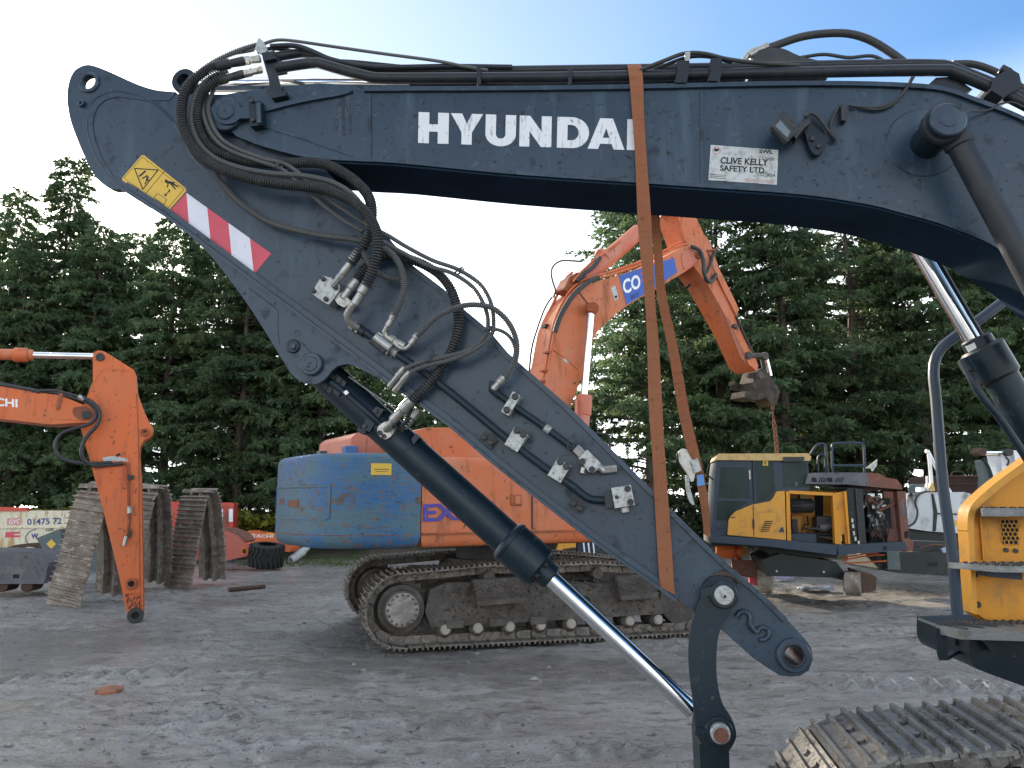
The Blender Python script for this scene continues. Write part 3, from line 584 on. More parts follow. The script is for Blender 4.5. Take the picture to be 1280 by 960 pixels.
pl = plate('safety_notice', BF, [(888.5, 181), (973, 187.5), (971, 231), (885.5, 225)], -.0025, -.0002, K['platew'], boom, 0)
for tt, bl, br, tl, mt, bd in (('CLIVE KELLY', (900, 204.5), (960, 207.5), (901, 196), 'ink', .03), ('SAFETY LTD.', (900, 213.5), (958, 217), (900, 206), 'ink', .03), ('SWL', (949, 191.5), (966, 192.5), (949, 186.5), 'ink', .03),
    ('7 tonne', (952, 200), (968, 201), (952, 194.5), 'ink', 0), ('INSPECTION DUE', (933, 227), (967, 229.5), (933, 223.2), 'inkred', .005), ('tel. and address', (888, 222), (909, 223), (888, 217.5), 'ink', 0), ('1.02.2024', (947, 220), (969, 221.5), (947, 215.5), 'ink', 0)):
    if tt in ('tel. and address',): continue
    lettering('print', tt, BF, bl, br, tl, -.0032, K[mt], pl, bd, 0)
for k in range(3): plate('print', BF, [(888, 217.6 + k * 2), (908, 219 + k * 2), (908, 219.6 + k * 2), (888, 218.3 + k * 2)], -.0031, -.0026, K['ink'], pl, 0)
obj('print', MB().prism(circ(BF, 895.5, 188, 5.2, -.0031), BF.nv * .0004, [circ(BF, 895.5, 188, 4.2, -.0031)]), K['inkred'], pl)
obj('print', MB().prism([BF.p(*q, -.0031) for q in ((892, 188.5), (893.5, 185), (896, 186), (899, 185.5), (898.5, 188), (896, 189.5))], BF.nv * .0004), K['ink'], pl)
# round doubler with the cylinder cross-tube
dw = disc('doubler_plate', BF, 1155, 178, 45, -.006, .002, K['blue'], boom, 40)
bs = disc('cross_tube', BF, 1186, 148.5, 21, -.29, -.005, K['blued'], EXC, 36)
disc('end_plate', BF, 1186, 148.5, 22, -.315, -.29, K['blue'], bs, 36); disc('end_plate_recess', BF, 1186.5, 148.5, 11, -.318, -.31, K['blue'], bs, 24)
# work lamp on its bracket
lm = plate('work_lamp', BF, [(966, 158), (978, 139), (990, 146), (998, 160), (996, 166), (985, 176)], -.13, -.06, K['bolt'], EXC, .012)
plate('lamp_rim', BF, [(963.5, 157), (974, 144.5), (991, 164), (985, 177.5)], -.165, -.13, K['hose'], lm, .008)
plate('lamp_lens', BF, [(969, 157.5), (975.5, 150), (988, 165), (984, 172)], -.168, -.16, M('lamp_lens', (.16, .18, .18), .08, .3), lm, .004)
plate('lamp_bracket', BF, cr([(1004, 152), (1013, 140), (1024, 147), (1030, 163), (1034, 180), (1024, 193), (1015, 190), (1008, 172)], 3, True), -.05, -.02, K['blued'], lm, .006)
plate('lamp_arm', BF, [(992, 168), (1003, 152), (1012, 147), (1014, 153), (1005, 160), (995, 174)], -.12, -.05, K['bolt'], lm, .006)
for q in ((1015, 174), (1023, 183)): obj('bolt', MB().lathe(BF.p(*q, -.05), -BF.nv, [(0, .015), (.012, .015), (.014, .011)], 6), K['bolt'], lm)
hose('lamp_cable', BF, [(1006, 146, -.1), (1014, 141, -.1), (1024, 148, -.09), (1034, 162, -.07), (1045, 176, -.03)], 2.4, K['hose'], lm)
hose('lamp_cable', BF, [(1045, 175, -.02), (1038, 160, -.03), (1042, 146, -.03), (1052, 132, -.03), (1072, 134, -.02), (1097, 137, -.02), (1116, 130, -.02), (1130, 115, -.025), (1142, 96, -.04)], 1.9, K['hose'], lm)
hose('lamp_cable', BF, [(1052, 131, -.03), (1075, 133.5, -.025), (1098, 134, -.025), (1116, 128, -.025), (1131, 114, -.03), (1140, 96, -.05)], 1.4, K['hose'], lm)
plate('cable_clip', BF, [(1050, 130), (1060, 129), (1061, 136), (1058, 151), (1052, 150), (1052, 138)], -.05, -.001, K['bolt'], lm, .003)
hose('grease_line', BF, [(1206, 142, -.25), (1214, 139, -.12), (1228, 139, -.04), (1240, 136, -.02), (1250, 130, -.02), (1266, 128, -.02), (1280, 134, -.02)], 1.3, K['hose'], EXC)
# boom cylinders
c1 = rod('boom_cylinder', BF, (1188, 160, -.19), (1330, 425, -.19), 15, K['blackp'], EXC)
obj('cylinder_eye', MB().cyl(BF.p(1181, 154, -.28), BF.p(1175, 160, -.10), .105), K['blackp'], c1)
rod('cylinder_neck', BF, (1184, 152, -.19), (1201, 184, -.19), 17.5, K['blackp'], c1)
NF = BW + .19
c2 = rod('boom_cylinder', BF, (1228, 432, NF), (1305, 565, NF), 20.5, K['blued'], EXC, 32)
rod('cylinder_rod', BF, (1140, 298, NF), (1224, 440, NF), 9.5, K['chrome'], c2, 28)
rod('rod_guard', BF, (1165, 318, NF + .05), (1236, 440, NF + .05), 5, K['blued'], c2)
rod('cylinder_gland', BF, (1226, 434, NF), (1249, 473, NF), 26, K['blued'], c2, 32)
rod('gland_nut', BF, (1219, 422, NF), (1229, 440, NF), 18, K['blued'], c2, 24)
plate('gland_sticker', BF, [(1207, 433), (1218, 428), (1221, 435), (1211, 440)], NF - .108, NF - .104, K['whitep'], c2, 0)
hose('cylinder_pipe', BF, [(1206, 458, NF - .12), (1213, 470, NF - .14), (1220, 484, NF - .15), (1232, 502, NF - .15), (1248, 520, NF - .15), (1275, 560, NF - .15), (1300, 600, NF - .15)], 5, K['blued'], c2)
rod('pipe_elbow', BF, (1204, 450, NF - .1), (1214, 466, NF - .13), 8, K['blued'], c2)
# pipes and hoses along the back of the boom
def pipe(pts, r, mat='blackp', nm='hydraulic_pipe'): return hose(nm, BF, pts, r, K[mat], EXC, seg=12)
pipe([(345, 85, -.02), (390, 78.5, .0), (402, 80, .0), (430, 88, .02), (465, 96.5, .03), (480, 97.5, .03), (560, 97.5, .03), (700, 96.5, .03), (900, 92.5, .03), (1100, 88.5, .03), (1183, 88, .03), (1192, 90, .03), (1240, 110, .03), (1300, 140, .03)], 7)
pipe([(340, 72, .06), (378, 66, .1), (392, 68, .1), (420, 80, .12), (460, 88.5, .13), (480, 89, .13), (560, 89, .13), (700, 87.5, .13), (900, 84.5, .13), (1100, 80.5, .13), (1177, 81, .13), (1190, 84, .13), (1240, 104, .13), (1300, 130, .13)], 6)
pipe([(338, 58, .02), (366, 57, .04), (385, 62, .05), (410, 73, .06), (440, 80, .07), (480, 84, .08), (560, 83, .09), (640, 84, .1)], 3.2)
pipe([(322, 66, .05), (336, 61, .06), (355, 62, .08), (380, 67, .08), (410, 75, .09), (445, 77.5, .1), (500, 83, .11)], 2.4)
pipe([(292, 67, .04), (318, 62, .05), (332, 54, .05), (348, 50, .06), (370, 51.5, .06), (415, 58, .07), (478, 67, .07), (545, 76, .07), (580, 83, .07), (610, 88, .07)], 2, 'hoseg')
pipe([(800, 88, -.01), (830, 76, -.02), (855, 67, -.02), (880, 67, -.02), (910, 74, -.01), (950, 79, .0), (1000, 82, .02)], 2.6, 'hose')
pipe([(805, 92, .02), (830, 82, .02), (858, 72, .02), (885, 71, .02), (915, 78, .03)], 2.2, 'hose')
pipe([(944, 66, .22), (966, 58, .22), (1000, 46.5, .22), (1030, 42, .22), (1060, 42, .22), (1085, 49, .22), (1108, 62, .22), (1130, 78, .22), (1145, 92, .22)], 5, 'hose', 'hydraulic_hose')
pipe([(1000, 72, .2), (1030, 68, .2), (1060, 72, .2), (1090, 70, .2), (1110, 79, .2)], 2.2, 'hose', 'hydraulic_hose')
pipe([(1190, 80, .3), (1215, 80, .3), (1240, 88, .3), (1262, 100, .3), (1300, 125, .3)], 4.5, 'hose', 'hydraulic_hose')
ft = rod('hose_fitting', BF, (936, 70, .22), (960, 58, .22), 5.5, K['zinc'], EXC); hose('elbow', BF, [(931, 80, .22), (932, 72, .22), (938, 66, .22), (946, 62, .22)], 4, K['zinc'], ft)
plate('rubber_boot', BF, cr([(938, 80), (948, 63), (965, 60), (980, 61), (1000, 70), (1024, 76), (1040, 84), (940, 86)], 3), .15, .3, K['hose'], EXC, .012)
def clampo(pts, n0, n1): return plate('pipe_clamp', BF, pts, n0, n1, K['blackp'], EXC, .006)
for pts in ([(846, 76), (862, 74), (861, 92), (858, 103), (843, 103), (847, 90)], [(888, 73), (902, 72), (904, 88), (898, 101), (884, 101), (888, 90)]):
    c = clampo(pts, -.035, .2); 
plate('clamp_cap', BF, [(856, 65), (863, 64), (862, 76), (856, 76)], -.04, -.01, K['zinc'], c, .003)
clampo([(1241, 98), (1262, 85), (1274, 92), (1278, 108), (1254, 122), (1238, 112)], -.03, .2)
rod('clamp_cap', BF, (1250, 86, .1), (1262, 92, .1), 6, K['blackp'], boom)
plate('pipe_support', BF, [(1160, 106), (1170, 97), (1186, 96), (1205, 104), (1216, 112), (1206, 117)], .05, .25, K['blackp'], boom, .008)
for xx in (596, 710): plate('clamp_cap', BF, [(xx, 83), (xx + 5, 83), (xx + 5, 105), (xx, 105)], -.01, .18, K['blackp'], boom, .003)
# arm cylinder lying in its cradle on the boom
ac = rod('arm_cylinder', BF, (514, 105, .22), (930, 101, .22), 11, K['blackp'], EXC, 24)
rod('cylinder_rod', BF, (246, 106, .22), (520, 105.5, .22), 9, K['chrome'], ac, 28)
ey = BF.p(229, 100, .15); obj('rod_eye', MB().lathe(ey, BF.nv, [(.14, .045), (0, .045), (0, .078), (.006, .084), (.134, .084), (.14, .078), (.14, .045)], 30, False), K['blued'], ac)
# ---- arm
AN, AW = .055, .33
arm_top = [(985, 776), (1005, 797), (1014, 810), (1016, 824), (1011, 838), (1000, 845), (988, 846), (974, 844), (958, 834), (942, 823), (905, 790), (880, 772), (858, 757), (800, 716), (745, 677), (680, 627), (610, 571.5), (560, 528.5), (490, 478), (440, 440), (340, 366), (290, 329), (230, 284), (195, 259), (172, 243), (142, 236)]
tail = cr([(142, 237), (132, 232.5), (118, 219), (105, 194), (95, 170), (87.5, 148), (84, 124), (85.5, 106), (91, 91), (100, 83.5), (111, 81), (124, 84.5), (142, 92), (172, 105.5), (195, 112.5), (220, 115)], 3)
arm_r = [(300, 118), (400, 205), (470, 279), (515, 331), (555, 361.5), (580, 386.5), (610, 411.5), (635, 441), (710, 507), (772, 569), (822, 619.5), (880, 677), (905, 701), (955, 744)]
nose = cr([(150, 236), (135, 222), (122, 200), (112, 175), (109, 155), (112, 138), (116, 128), (128, 119), (145, 114.5), (165, 117), (185, 119), (212, 118)], 3)
arm = plate('arm', BF, [tuple(p) for p in nose] + arm_r + arm_top[:-1], AN, AN + AW, K['blue'], EXC, .008, holes=[(993, 820, 12)])
for n0 in (AN - .005, AN + AW - .045): plate('tail_cheek', BF, [tuple(p) for p in tail] + [(212, 125), (185, 126), (165, 123), (147, 120.5), (132, 124.5), (122, 133), (118, 142), (115.5, 155), (118.5, 175), (128, 199), (141, 220), (158, 236)], n0, n0 + .05, K['blue'], arm, .003, holes=[(110, 102, 9.5)])
disc('pivot_bush', BF, 993, 820, 21, AN - .03, AN + .001, K['blue'], arm, 32, hole=12.2); disc('pivot_bush', BF, 993, 820, 15, AN - .036, AN - .028, K['darkm'], arm, 32, hole=11.8)
disc('pivot_bush', BF, 110, 102, 14, AN - .02, AN - .004, K['blue'], arm, 28, hole=9.6)
disc('tail_stop', BF, 100, 128, 4.5, AN - .03, AN - .004, K['blue'], arm, 16, hole=1.6)
# thick cheek seam round the tail
seam = cr([(112, 138), (116, 128), (128, 119), (145, 114.5), (165, 117), (185, 124), (203, 137), (217, 152)], 5)
hose('weld_seam', BF, [(p[0], p[1], AN) for p in seam], 1.8, K['blue'], arm, seg=6); hose('weld_seam', BF, [(112, 138, AN), (109, 155, AN), (112, 175, AN), (122, 200, AN), (135, 220, AN), (155, 238, AN)], 1.8, K['blue'], arm, seg=6)
hose('weld_seam', BF, [(217, 152, AN), (228, 172, AN), (240, 195, AN), (258, 213, AN), (268, 219, AN)], 1.6, K['blue'], arm, seg=6)
lo = [(155, 233), (195, 258), (230, 283), (290, 328), (340, 365), (440, 439), (490, 477), (560, 527), (610, 570), (680, 625.5), (745, 675.5), (800, 714.5), (846, 748)]
band('lower_flange', BF, [(x + 4, y - 5.5) for x, y in lo], lo, AN - .024, AN + .001, K['blue'], arm, .004, 2)
band('lower_flange', BF, [(x, y + .6) for x, y in lo], [(x - 1, y + 5) for x, y in lo], AN - .036, AN + AW + .03, K['blue'], arm, .004, 2)
up = [(470, 279), (515, 331), (555, 361.5), (580, 386.5), (610, 411.5), (635, 441), (710, 507), (772, 569), (822, 619.5), (880, 677), (905, 701), (955, 744), (985, 774)]
band('upper_flange', BF, up, [(x - 4.5, y + 4.5) for x, y in up], AN - .02, AN + AW + .02, K['blue'], arm, .004, 1)
plate('weld_seam', BF, [(842, 697), (868, 672), (870, 674), (844, 700)], AN - .008, AN + .001, K['blue'], arm, .003)
# ear plates that carry the bucket cylinder
ear = cr([(232, 290), (262, 318), (292, 356), (312, 384), (335, 420)], 3) + cr([(352, 448), (365, 468), (380, 478.5), (396, 479.5), (407, 473), (414, 464)], 3) + cr([(421, 458), (436, 455), (452, 462), (470, 471), (487, 481)], 3) + [(470, 462), (440, 441), (340, 366.5), (290, 329.5)]
ep = plate('cylinder_ear', BF, [tuple(p) for p in ear], AN - .02, AN + .02, K['blue'], arm, .005)
plate('cylinder_ear', BF, [tuple(p) for p in ear], AN + AW - .02, AN + AW + .02, K['blue'], arm, .005)
hose('weld_seam', BF, [(312, 361, AN - .02), (344, 385, AN - .02), (347, 392, AN - .02), (347, 412, AN - .02), (349, 430, AN - .02)], .9, K['blue'], ep, seg=6)
plate('pin_retainer', BF, cr([(357, 434), (364, 425), (374, 427), (385, 437), (400, 450), (401, 460), (393, 469), (381, 468), (370, 455)], 3, True), AN - .034, AN - .018, K['blue'], ep, .004)
disc('pin_bolt', BF, 365.5, 432.5, 9, AN - .048, AN - .03, K['blued'], ep, 24); disc('pin_bolt', BF, 365.5, 432.5, 4, AN - .062, AN - .045, K['blue'], ep, 6)
pp = disc('cylinder_pin', BF, 388, 454.5, 14.5, AN - .05, AN - .03, K['blue'], ep, 32); disc('pin_face', BF, 387.5, 454.5, 10, AN - .055, AN - .045, K['blue'], pp, 28); disc('grease_hole', BF, 387, 454.5, 1.3, AN - .0562, AN - .054, K['blackhole'], pp, 10)
# stickers on the arm
st = plate('warning_sticker', BF, [(153, 222), (177, 194), (180, 194), (232, 235), (233, 238.5), (211, 263), (207, 264), (152.5, 225)], AN - .0022, AN - .0002, K['yellow'], arm, 0)
def line(pts, wpx, parent, mat='ink', n=AN - .003, F=BF, nm='pictogram'):
    out = []
    for a, b in zip(pts, pts[1:]):
        d = Vector((b[0] - a[0], b[1] - a[1])).normalized() * wpx / 2; q = Vector((-d.y, d.x)); a = Vector(a) - d * .6; b = Vector(b) + d * .6
        out.append([a + q, b + q, b - q, a - q])
    mb = MB()
    for q in out: mb.prism([F.p(p[0], p[1], n) for p in q], F.nv * .0004)
    return obj(nm, mb, K[mat], parent)
line([(168, 210.5), (197.5, 212.5), (178.5, 236.5), (168, 210.5)], 1.3, st); line([(205.5, 214), (181.5, 242.5)], .6, st)
line([(154.5, 222.5), (178, 196), (230, 236.5), (208.5, 261.5), (154.5, 222.5)], .5, st)
line([(174.5, 220), (181.5, 214)], 2.2, st); line([(178, 223), (184, 219.5), (183, 226), (186.5, 225)], 1.5, st); line([(186, 221), (181, 230)], 1.3, st)
obj('pictogram', MB().prism(circ(BF, 207.5, 226, 2, AN - .003, 10), BF.nv * .0004), K['ink'], st); line([(208.5, 227.5), (217, 229)], 3.2, st); line([(210, 230), (209, 234)], 1.4, st); line([(216, 230), (222, 233)], 2, st); line([(213, 229), (219, 236)], 1.8, st)
line([(212, 238), (206, 244.5)], 1, st); line([(210.5, 237.5), (212.3, 237.5), (211.5, 240)], .9, st); line([(206, 242), (206, 245), (208.5, 244)], .9, st); line([(197, 241.5), (208.5, 249.5), (204.5, 256), (192.5, 247), (197, 241.5)], .6, st)
hz_ = [(233, 241), (339, 317), (317.5, 343), (211.5, 264.5)]
def q4(u, v):
    a = Vector(hz_[0]).lerp(Vector(hz_[1]), u); b = Vector(hz_[3]).lerp(Vector(hz_[2]), u); return tuple(a.lerp(b, v))
us = [(0, 0), (.0, .235), (.245, .49), (.495, .738), (.748, 1.0)]
cols = ['redsk', 'whitesk', 'redsk', 'whitesk', 'redsk']; tpu = [0, .0, .245, .495, .748, 1.0]; btu = [0, .235, .49, .738, 1.0, 1.0]
hs = plate('hazard_sticker', BF, hz_, AN - .0012, AN - .0002, K['whitesk'], arm, 0)
for i, c in enumerate(cols):
    a0, a1 = tpu[i], tpu[i + 1]; b0, b1 = (btu[i], btu[i + 1])
    if i == 0: pts = [q4(0, 0), q4(b1, 1), q4(0, 1)]
    elif i == 4: pts = [q4(a0, 0), q4(1, 0), q4(1, 1)]
    else: pts = [q4(a0, 0), q4(a1, 0), q4(b1, 1), q4(b0, 1)]
    plate('stripe', BF, pts, AN - .0022, AN - .0013, K[c], hs, 0)
# link plates, pins
lk = cr([(914, 765), (903, 782), (897, 801), (895.5, 829), (897, 854), (903, 879), (914, 897), (920, 914), (919, 926), (912, 938)], 3) + cr([(895, 942), (882, 938), (876, 930), (870, 913), (866.5, 879), (862.5, 847), (861, 816), (864, 782), (874, 751)], 3) + cr([(886, 730), (896, 723.5), (907, 722), (918, 727), (923, 738), (922, 752)], 3)
for n0 in (-.012, AN + AW + .03):
    l = plate('bucket_link', BF, [tuple(p) for p in lk], n0, n0 + .035, K['blued'], EXC, .005)
    if n0 < .1:
        disc('pin_collar', BF, 905, 743.5, 17.5, n0 - .035, n0 + .001, K['blued'], l, 32); p_ = disc('link_pin', BF, 905.5, 744.5, 12, n0 - .06, n0 - .03, K['silver'], l, 28); disc('grease_hole', BF, 906.5, 745.5, 1.8, n0 - .0612, n0 - .058, K['blackhole'], p_, 10)
        disc('pin_collar', BF, 899, 916, 18, n0 - .02, n0 + .001, K['blued'], l, 32); p_ = disc('link_pin', BF, 901, 918, 12.5, n0 - .055, n0 - .018, K['silver'], l, 28); disc('pin_face', BF, 901.5, 919.5, 10, n0 - .058, n0 - .05, K['rust'], p_, 24)
        plate('pin_lock', BF, [(869, 910), (882, 911), (882, 919), (869, 918)], n0 - .02, n0 + .01, K['blued'], l, .004); plate('pin_lock', BF, [(876, 736), (890, 733), (890, 745), (876, 746)], n0 - .025, n0 + .01, K['blued'], l, .004)
plate('connecting_rod', BF, [(874, 930), (911, 928), (915, 1040), (880, 1040)], .01, AN + AW, K['blued'], EXC, .01)
disc('link_boss', BF, 900, 742, 22, .0, AN + .02, K['blued'], arm, 32)
hose('boss_weld', BF, [(885, 735, AN), (888, 726, AN), (897, 718, AN), (908, 717, AN), (918, 721, AN), (924, 729, AN)], 4, K['mudb'], arm, seg=8)
# weld-on hook pieces near the tip
hk = cr([(921, 771), (927, 764), (935, 766), (938, 773), (937, 781), (945, 790)], 4); hose('hook_plate', BF, [(p[0], p[1], AN - .012) for p in hk], 3.5, K['blue'], arm, seg=8)
hk = cr([(947, 791), (951, 784), (958, 785), (962, 792), (958, 799), (949, 800)], 4); hose('hook_plate', BF, [(p[0], p[1], AN - .012) for p in hk], 3.2, K['blue'], arm, seg=8)
# bucket cylinder
CN = AN + AW / 2
bc = rod('bucket_cylinder', BF, (404, 466, CN), (638, 677.5, CN), 20.5, K['blued'], EXC, 36)
rod('cylinder_gland', BF, (633, 673, CN), (676, 711.5, CN), 27, K['blued'], bc, 36); rod('gland_ring', BF, (674, 709, CN), (690, 723.5, CN), 16.5, K['blued'], bc, 28)
rod('cylinder_rod', BF, (684, 718, CN), (866, 888, CN), 10.5, K['chrome'], bc, 32)
obj('rod_eye', MB().cyl(BF.p(893, 914, CN - .1), BF.p(893, 914, CN - .1) + BF.nv * .2, .095, 28), K['blued'], bc)
for a, b, r in (((511, 562), (514, 565), 21.5), ((514, 565), (521, 571), 21.3), ((636, 676), (640, 679.6), 28), ((655, 692.5), (657, 694), 27.4)): rod('cylinder_band', BF, (*a, CN), (*b, CN), r, K['blued'], bc, 36)
for i in range(8):
    a = i * math.pi / 4 + .3; ax = (BF.p(690, 723.5, CN) - BF.p(674, 709, CN)).normalized(); e1 = BF.nv; e2 = ax.cross(e1); c = BF.p(676, 711, CN) + (e1 * math.cos(a) + e2 * math.sin(a)) * .1
    obj('bolt', MB().lathe(c, ax, [(0, .014), (.02, .014), (.022, .01)], 6), K['bolt'], bc)
fn = CN - .094
bk = plate('pipe_block', BF, [(409, 485), (420, 467), (433, 478), (423, 496)], fn - .02, fn + .05, K['blued'], bc, .006)
for q in ((416.5, 470.5), (423, 475), (406.5, 482), (411.5, 487)): obj('bolt', MB().lathe(BF.p(q[0] + 1, q[1] + 1, fn - .02), -BF.nv, [(0, .014), (.012, .014), (.012, .007), (.006, .007)], 10), K['bolt'], bk)
hose('cylinder_pipe', BF, [(414, 478, fn - .04), (425, 486, fn - .035), (436, 495, fn - .03), (462, 518, fn - .025), (475, 530, fn)], 4.2, K['blued'], bc); plate('pipe_label', BF, [(429, 490), (433, 487.5), (436, 491), (432, 494)], fn - .058, fn - .053, K['whitep'], bc, 0)
plate('strap_clamp', BF, [(459, 520), (470, 508), (480, 512), (468, 530), (462, 540), (452, 537)], fn - .015, fn + .04, K['blued'], bc, .006); plate('strap_clamp', BF, [(448, 534), (458, 540), (452, 543), (446, 538)], fn - .02, fn + .06, K['blued'], bc, .006)
for q in ((470, 514), (456, 533)): obj('bolt', MB().lathe(BF.p(*q, fn - .015), -BF.nv, [(0, .013), (.012, .013)], 6), K['bolt'], bc)
plate('band_lug', BF, [(514, 549), (520, 541), (524, 547), (517, 556)], fn - .02, fn + .05, K['blued'], bc, .005)
pf = plate('port_flange', BF, cr([(472, 541), (473, 533), (482, 527), (491, 529), (494, 535), (489, 545), (480, 549)], 3, True), fn - .03, fn + .02, K['zinc'], bc, .008)
for q in ((475, 541), (480, 545.5), (492, 533)): obj('bolt', MB().lathe(BF.p(*q, fn - .03), -BF.nv, [(0, .014), (.014, .014), (.014, .007), (.008, .007)], 10), K['bolt'], pf)
rod('rod_guide', BF, (436, 471, AN + .1), (508, 521, AN + .1), 1.2, K['zinc'], bc, 8)
# ---- pipework on the arm
PN = AN - .05
p1 = hose('hydraulic_pipe', BF, [(447, 408, PN), (473, 427, PN), (497, 443, PN), (543, 475, PN), (590, 512.5, PN), (634, 549, PN), (682, 585.5, PN), (715, 607.5, PN), (728, 618, PN), (740, 624.5, PN), (764, 625.5, PN)], 4.9, K['blued'], EXC, seg=12)
p2 = hose('hydraulic_pipe', BF, [(618, 489, PN), (642, 507, PN), (685, 537, PN), (715, 559.5, PN), (724, 567, PN)], 4.4, K['blued'], EXC, seg=12)
rod('silver_band', BF, (681, 534, PN), (688, 539, PN), 5.2, K['silver'], p2); rod('silver_band', BF, (489, 437, PN), (497, 442.5, PN), 5.8, K['silver'], p1)
hose('pipe_elbow', BF, [(617, 477, PN), (613, 484, PN), (616, 488, PN), (624, 494, PN)], 5, K['blued'], p2)
def rect(cx, cy, ax, ay, L, Wd):               # a tilted rectangle in the picture plane of the arm's face
    a = Vector((ax, ay)).normalized() * L / 2; b = Vector((-ay, ax)).normalized() * Wd / 2; c = Vector((cx, cy)); return [tuple(c + a + b), tuple(c + a - b), tuple(c - a - b), tuple(c - a + b)]
def saddle(cx, cy, L, Wd, bolts, mat='silver'):
    c = plate('pipe_clamp', BF, rect(cx, cy, 1.0, -1.68, L, Wd), PN - .045, AN - .001, K[mat], EXC, .008)
    for bx_, by_ in bolts: obj('bolt', MB().lathe(BF.p(bx_, by_, PN - .045), -BF.nv, [(0, .019), (.012, .019), (.015, .014)], 14), K['bolt'], c)
    return c
saddle(638.5, 504.5, 29, 11, [(644, 496), (633.5, 512.5)]); saddle(645, 549.5, 25, 19, [(646.5, 538), (654, 543)]); saddle(699, 588, 25, 19, [(700.5, 577), (708, 583)])
cb_ = plate('pipe_clamp', BF, rect(478, 429, 1, .7, 24, 17), PN - .05, AN - .001, K['zinc'], EXC, .012)
rod('clamp_barrel', BF, (469, 421, PN - .05), (489, 436, PN - .05), 6, K['zinc'], cb_); rod('clamp_barrel', BF, (464, 426, PN - .05), (482, 440, PN - .05), 4, K['darkm'], cb_)
for cx, cy in ((609.5, 550), (721, 632)):
    c = plate('stop_pad', BF, rect(cx, cy, 1, .72, 20, 14), AN - .03, AN - .001, K['blackp'], arm, .006)
    for dx, dy in ((-4, -3), (4, 3.5)): obj('bolt', MB().lathe(BF.p(cx + dx, cy + dy, AN - .03), -BF.nv, [(0, .019), (.016, .019), (.02, .012)], 6), K['bolt'], c)
vb = plate('valve_block', BF, [(723, 573), (734, 562), (751, 579), (748, 586), (742, 591), (736, 590)], PN - .05, AN - .001, K['silver'], EXC, .006)
for q in ((728, 577), (740, 587)): obj('bolt', MB().lathe(BF.p(*q, PN - .05), -BF.nv, [(0, .018), (.012, .018), (.012, .009), (.006, .009)], 12), K['bolt'], vb)
rod('hose_fitting', BF, (719, 560, PN), (728, 569, PN), 6.5, K['zinc'], vb, 6); rod('hose_fitting', BF, (746, 582, PN), (756, 589, PN), 5, K['zinc'], vb, 12); rod('hose_fitting', BF, (752, 588, PN), (771, 586, PN), 5, K['zinc'], vb, 6); rod('hose_fitting', BF, (730, 584, PN), (728, 592, PN), 4.5, K['zinc'], vb, 6)
hose('cable_tie', BF, [(711, 553, PN - .03), (709, 560, PN - .03), (716, 562, PN - .03), (717, 555, PN - .03)], 1, K['hose'], p2, seg=6)
vc = plate('valve_block', BF, [(764, 610), (788.5, 606), (793.5, 631), (768.5, 635.5)], PN - .06, AN - .001, K['silver'], EXC, .006)
for q in ((784.5, 611), (788, 627.5)): obj('bolt', MB().lathe(BF.p(*q, PN - .06), -BF.nv, [(0, .018), (.014, .018), (.014, .009), (.007, .009)], 12), K['bolt'], vc)
disc('plug', BF, 771, 621.5, 2.5, PN - .064, PN - .055, K['darkm'], vc, 12); plate('flange', BF, [(755, 614), (764, 612), (767, 634), (757, 635)], PN - .04, AN - .001, K['blackp'], vc, .005); rod('hose_fitting', BF, (780, 634, PN), (781.5, 641, PN), 5.5, K['zinc'], vc, 6)
va = plate('valve_block', BF, cr([(391, 364), (401, 347), (405, 345), (421, 350), (423.5, 354), (424, 363), (413, 378), (409, 380), (393, 369)], 2, True), AN - .115, AN - .001, K['silver'], EXC, .008)
for q in ((404.5, 349), (420, 360), (408, 374.5), (392.5, 364)): obj('bolt', MB().lathe(BF.p(*q, AN - .115), -BF.nv, [(0, .014), (.018, .014), (.02, .009)], 10), K['bolt'], va)
plate('valve_port', BF, [(417, 372), (427, 365), (434, 372), (440, 378), (430, 384), (422, 380)], AN - .1, AN - .005, K['zinc'], va, .006)
vn = AN - .08
def fitting(a, b, r, parent, mat='zinc', nm='hose_fitting', seg=12):
    A = Vector(a); B = Vector(b); f = obj(nm, MB().lathe(BF.p(*a), BF.p(*b) - BF.p(*a), [(0, r * .8 * BF.s(*a)), (0.02, r * BF.s(*a)), ((BF.p(*b) - BF.p(*a)).length * .45, r * BF.s(*a)), ((BF.p(*b) - BF.p(*a)).length * .5, r * .78 * BF.s(*a)), ((BF.p(*b) - BF.p(*a)).length * .95, r * .9 * BF.s(*a)), ((BF.p(*b) - BF.p(*a)).length, r * .7 * BF.s(*a))], seg), K[mat], parent); return f
# hoses (px, py, n); n below 0 stands off towards the viewer
h1 = hose('hydraulic_hose', BF, [(284, 81, -.05), (268, 83, -.08), (252, 92, -.1), (238, 104, -.11), (230, 118, -.12), (227, 138, -.12), (229, 158, -.12), (236, 176, -.12), (248, 192, -.12), (267, 207, -.12), (295, 218, -.12), (325, 226, -.12), (353, 230, -.12), (397, 235, -.13), (423, 243, -.14), (447, 256, -.15), (462, 272, -.16), (471, 292, -.17), (472, 312, -.17), (467, 334, -.16), (457, 358, -.14)], 6.4, K['hose'], EXC, .016, 12)
fitting((459, 353, -.14), (443, 381, -.12), 6.5, h1); fitting((270, 83, -.08), (306, 76, -.02), 6.5, h1, 'darkm'); fitting((300, 77, -.02), (326, 73.5, .0), 5.5, h1, 'zinc', seg=6)
el = hose('pipe_elbow', BF, [(444, 379, -.12), (436, 388, -.1), (434, 396, -.08), (438, 404, -.05), (449, 411, PN)], 5, K['zinc'], EXC, seg=12); fitting((439, 405, PN), (450, 413, PN), 7, el, seg=6); rod('collar', BF, (448, 411, PN), (456, 416, PN), 6, K['blackp'], el)
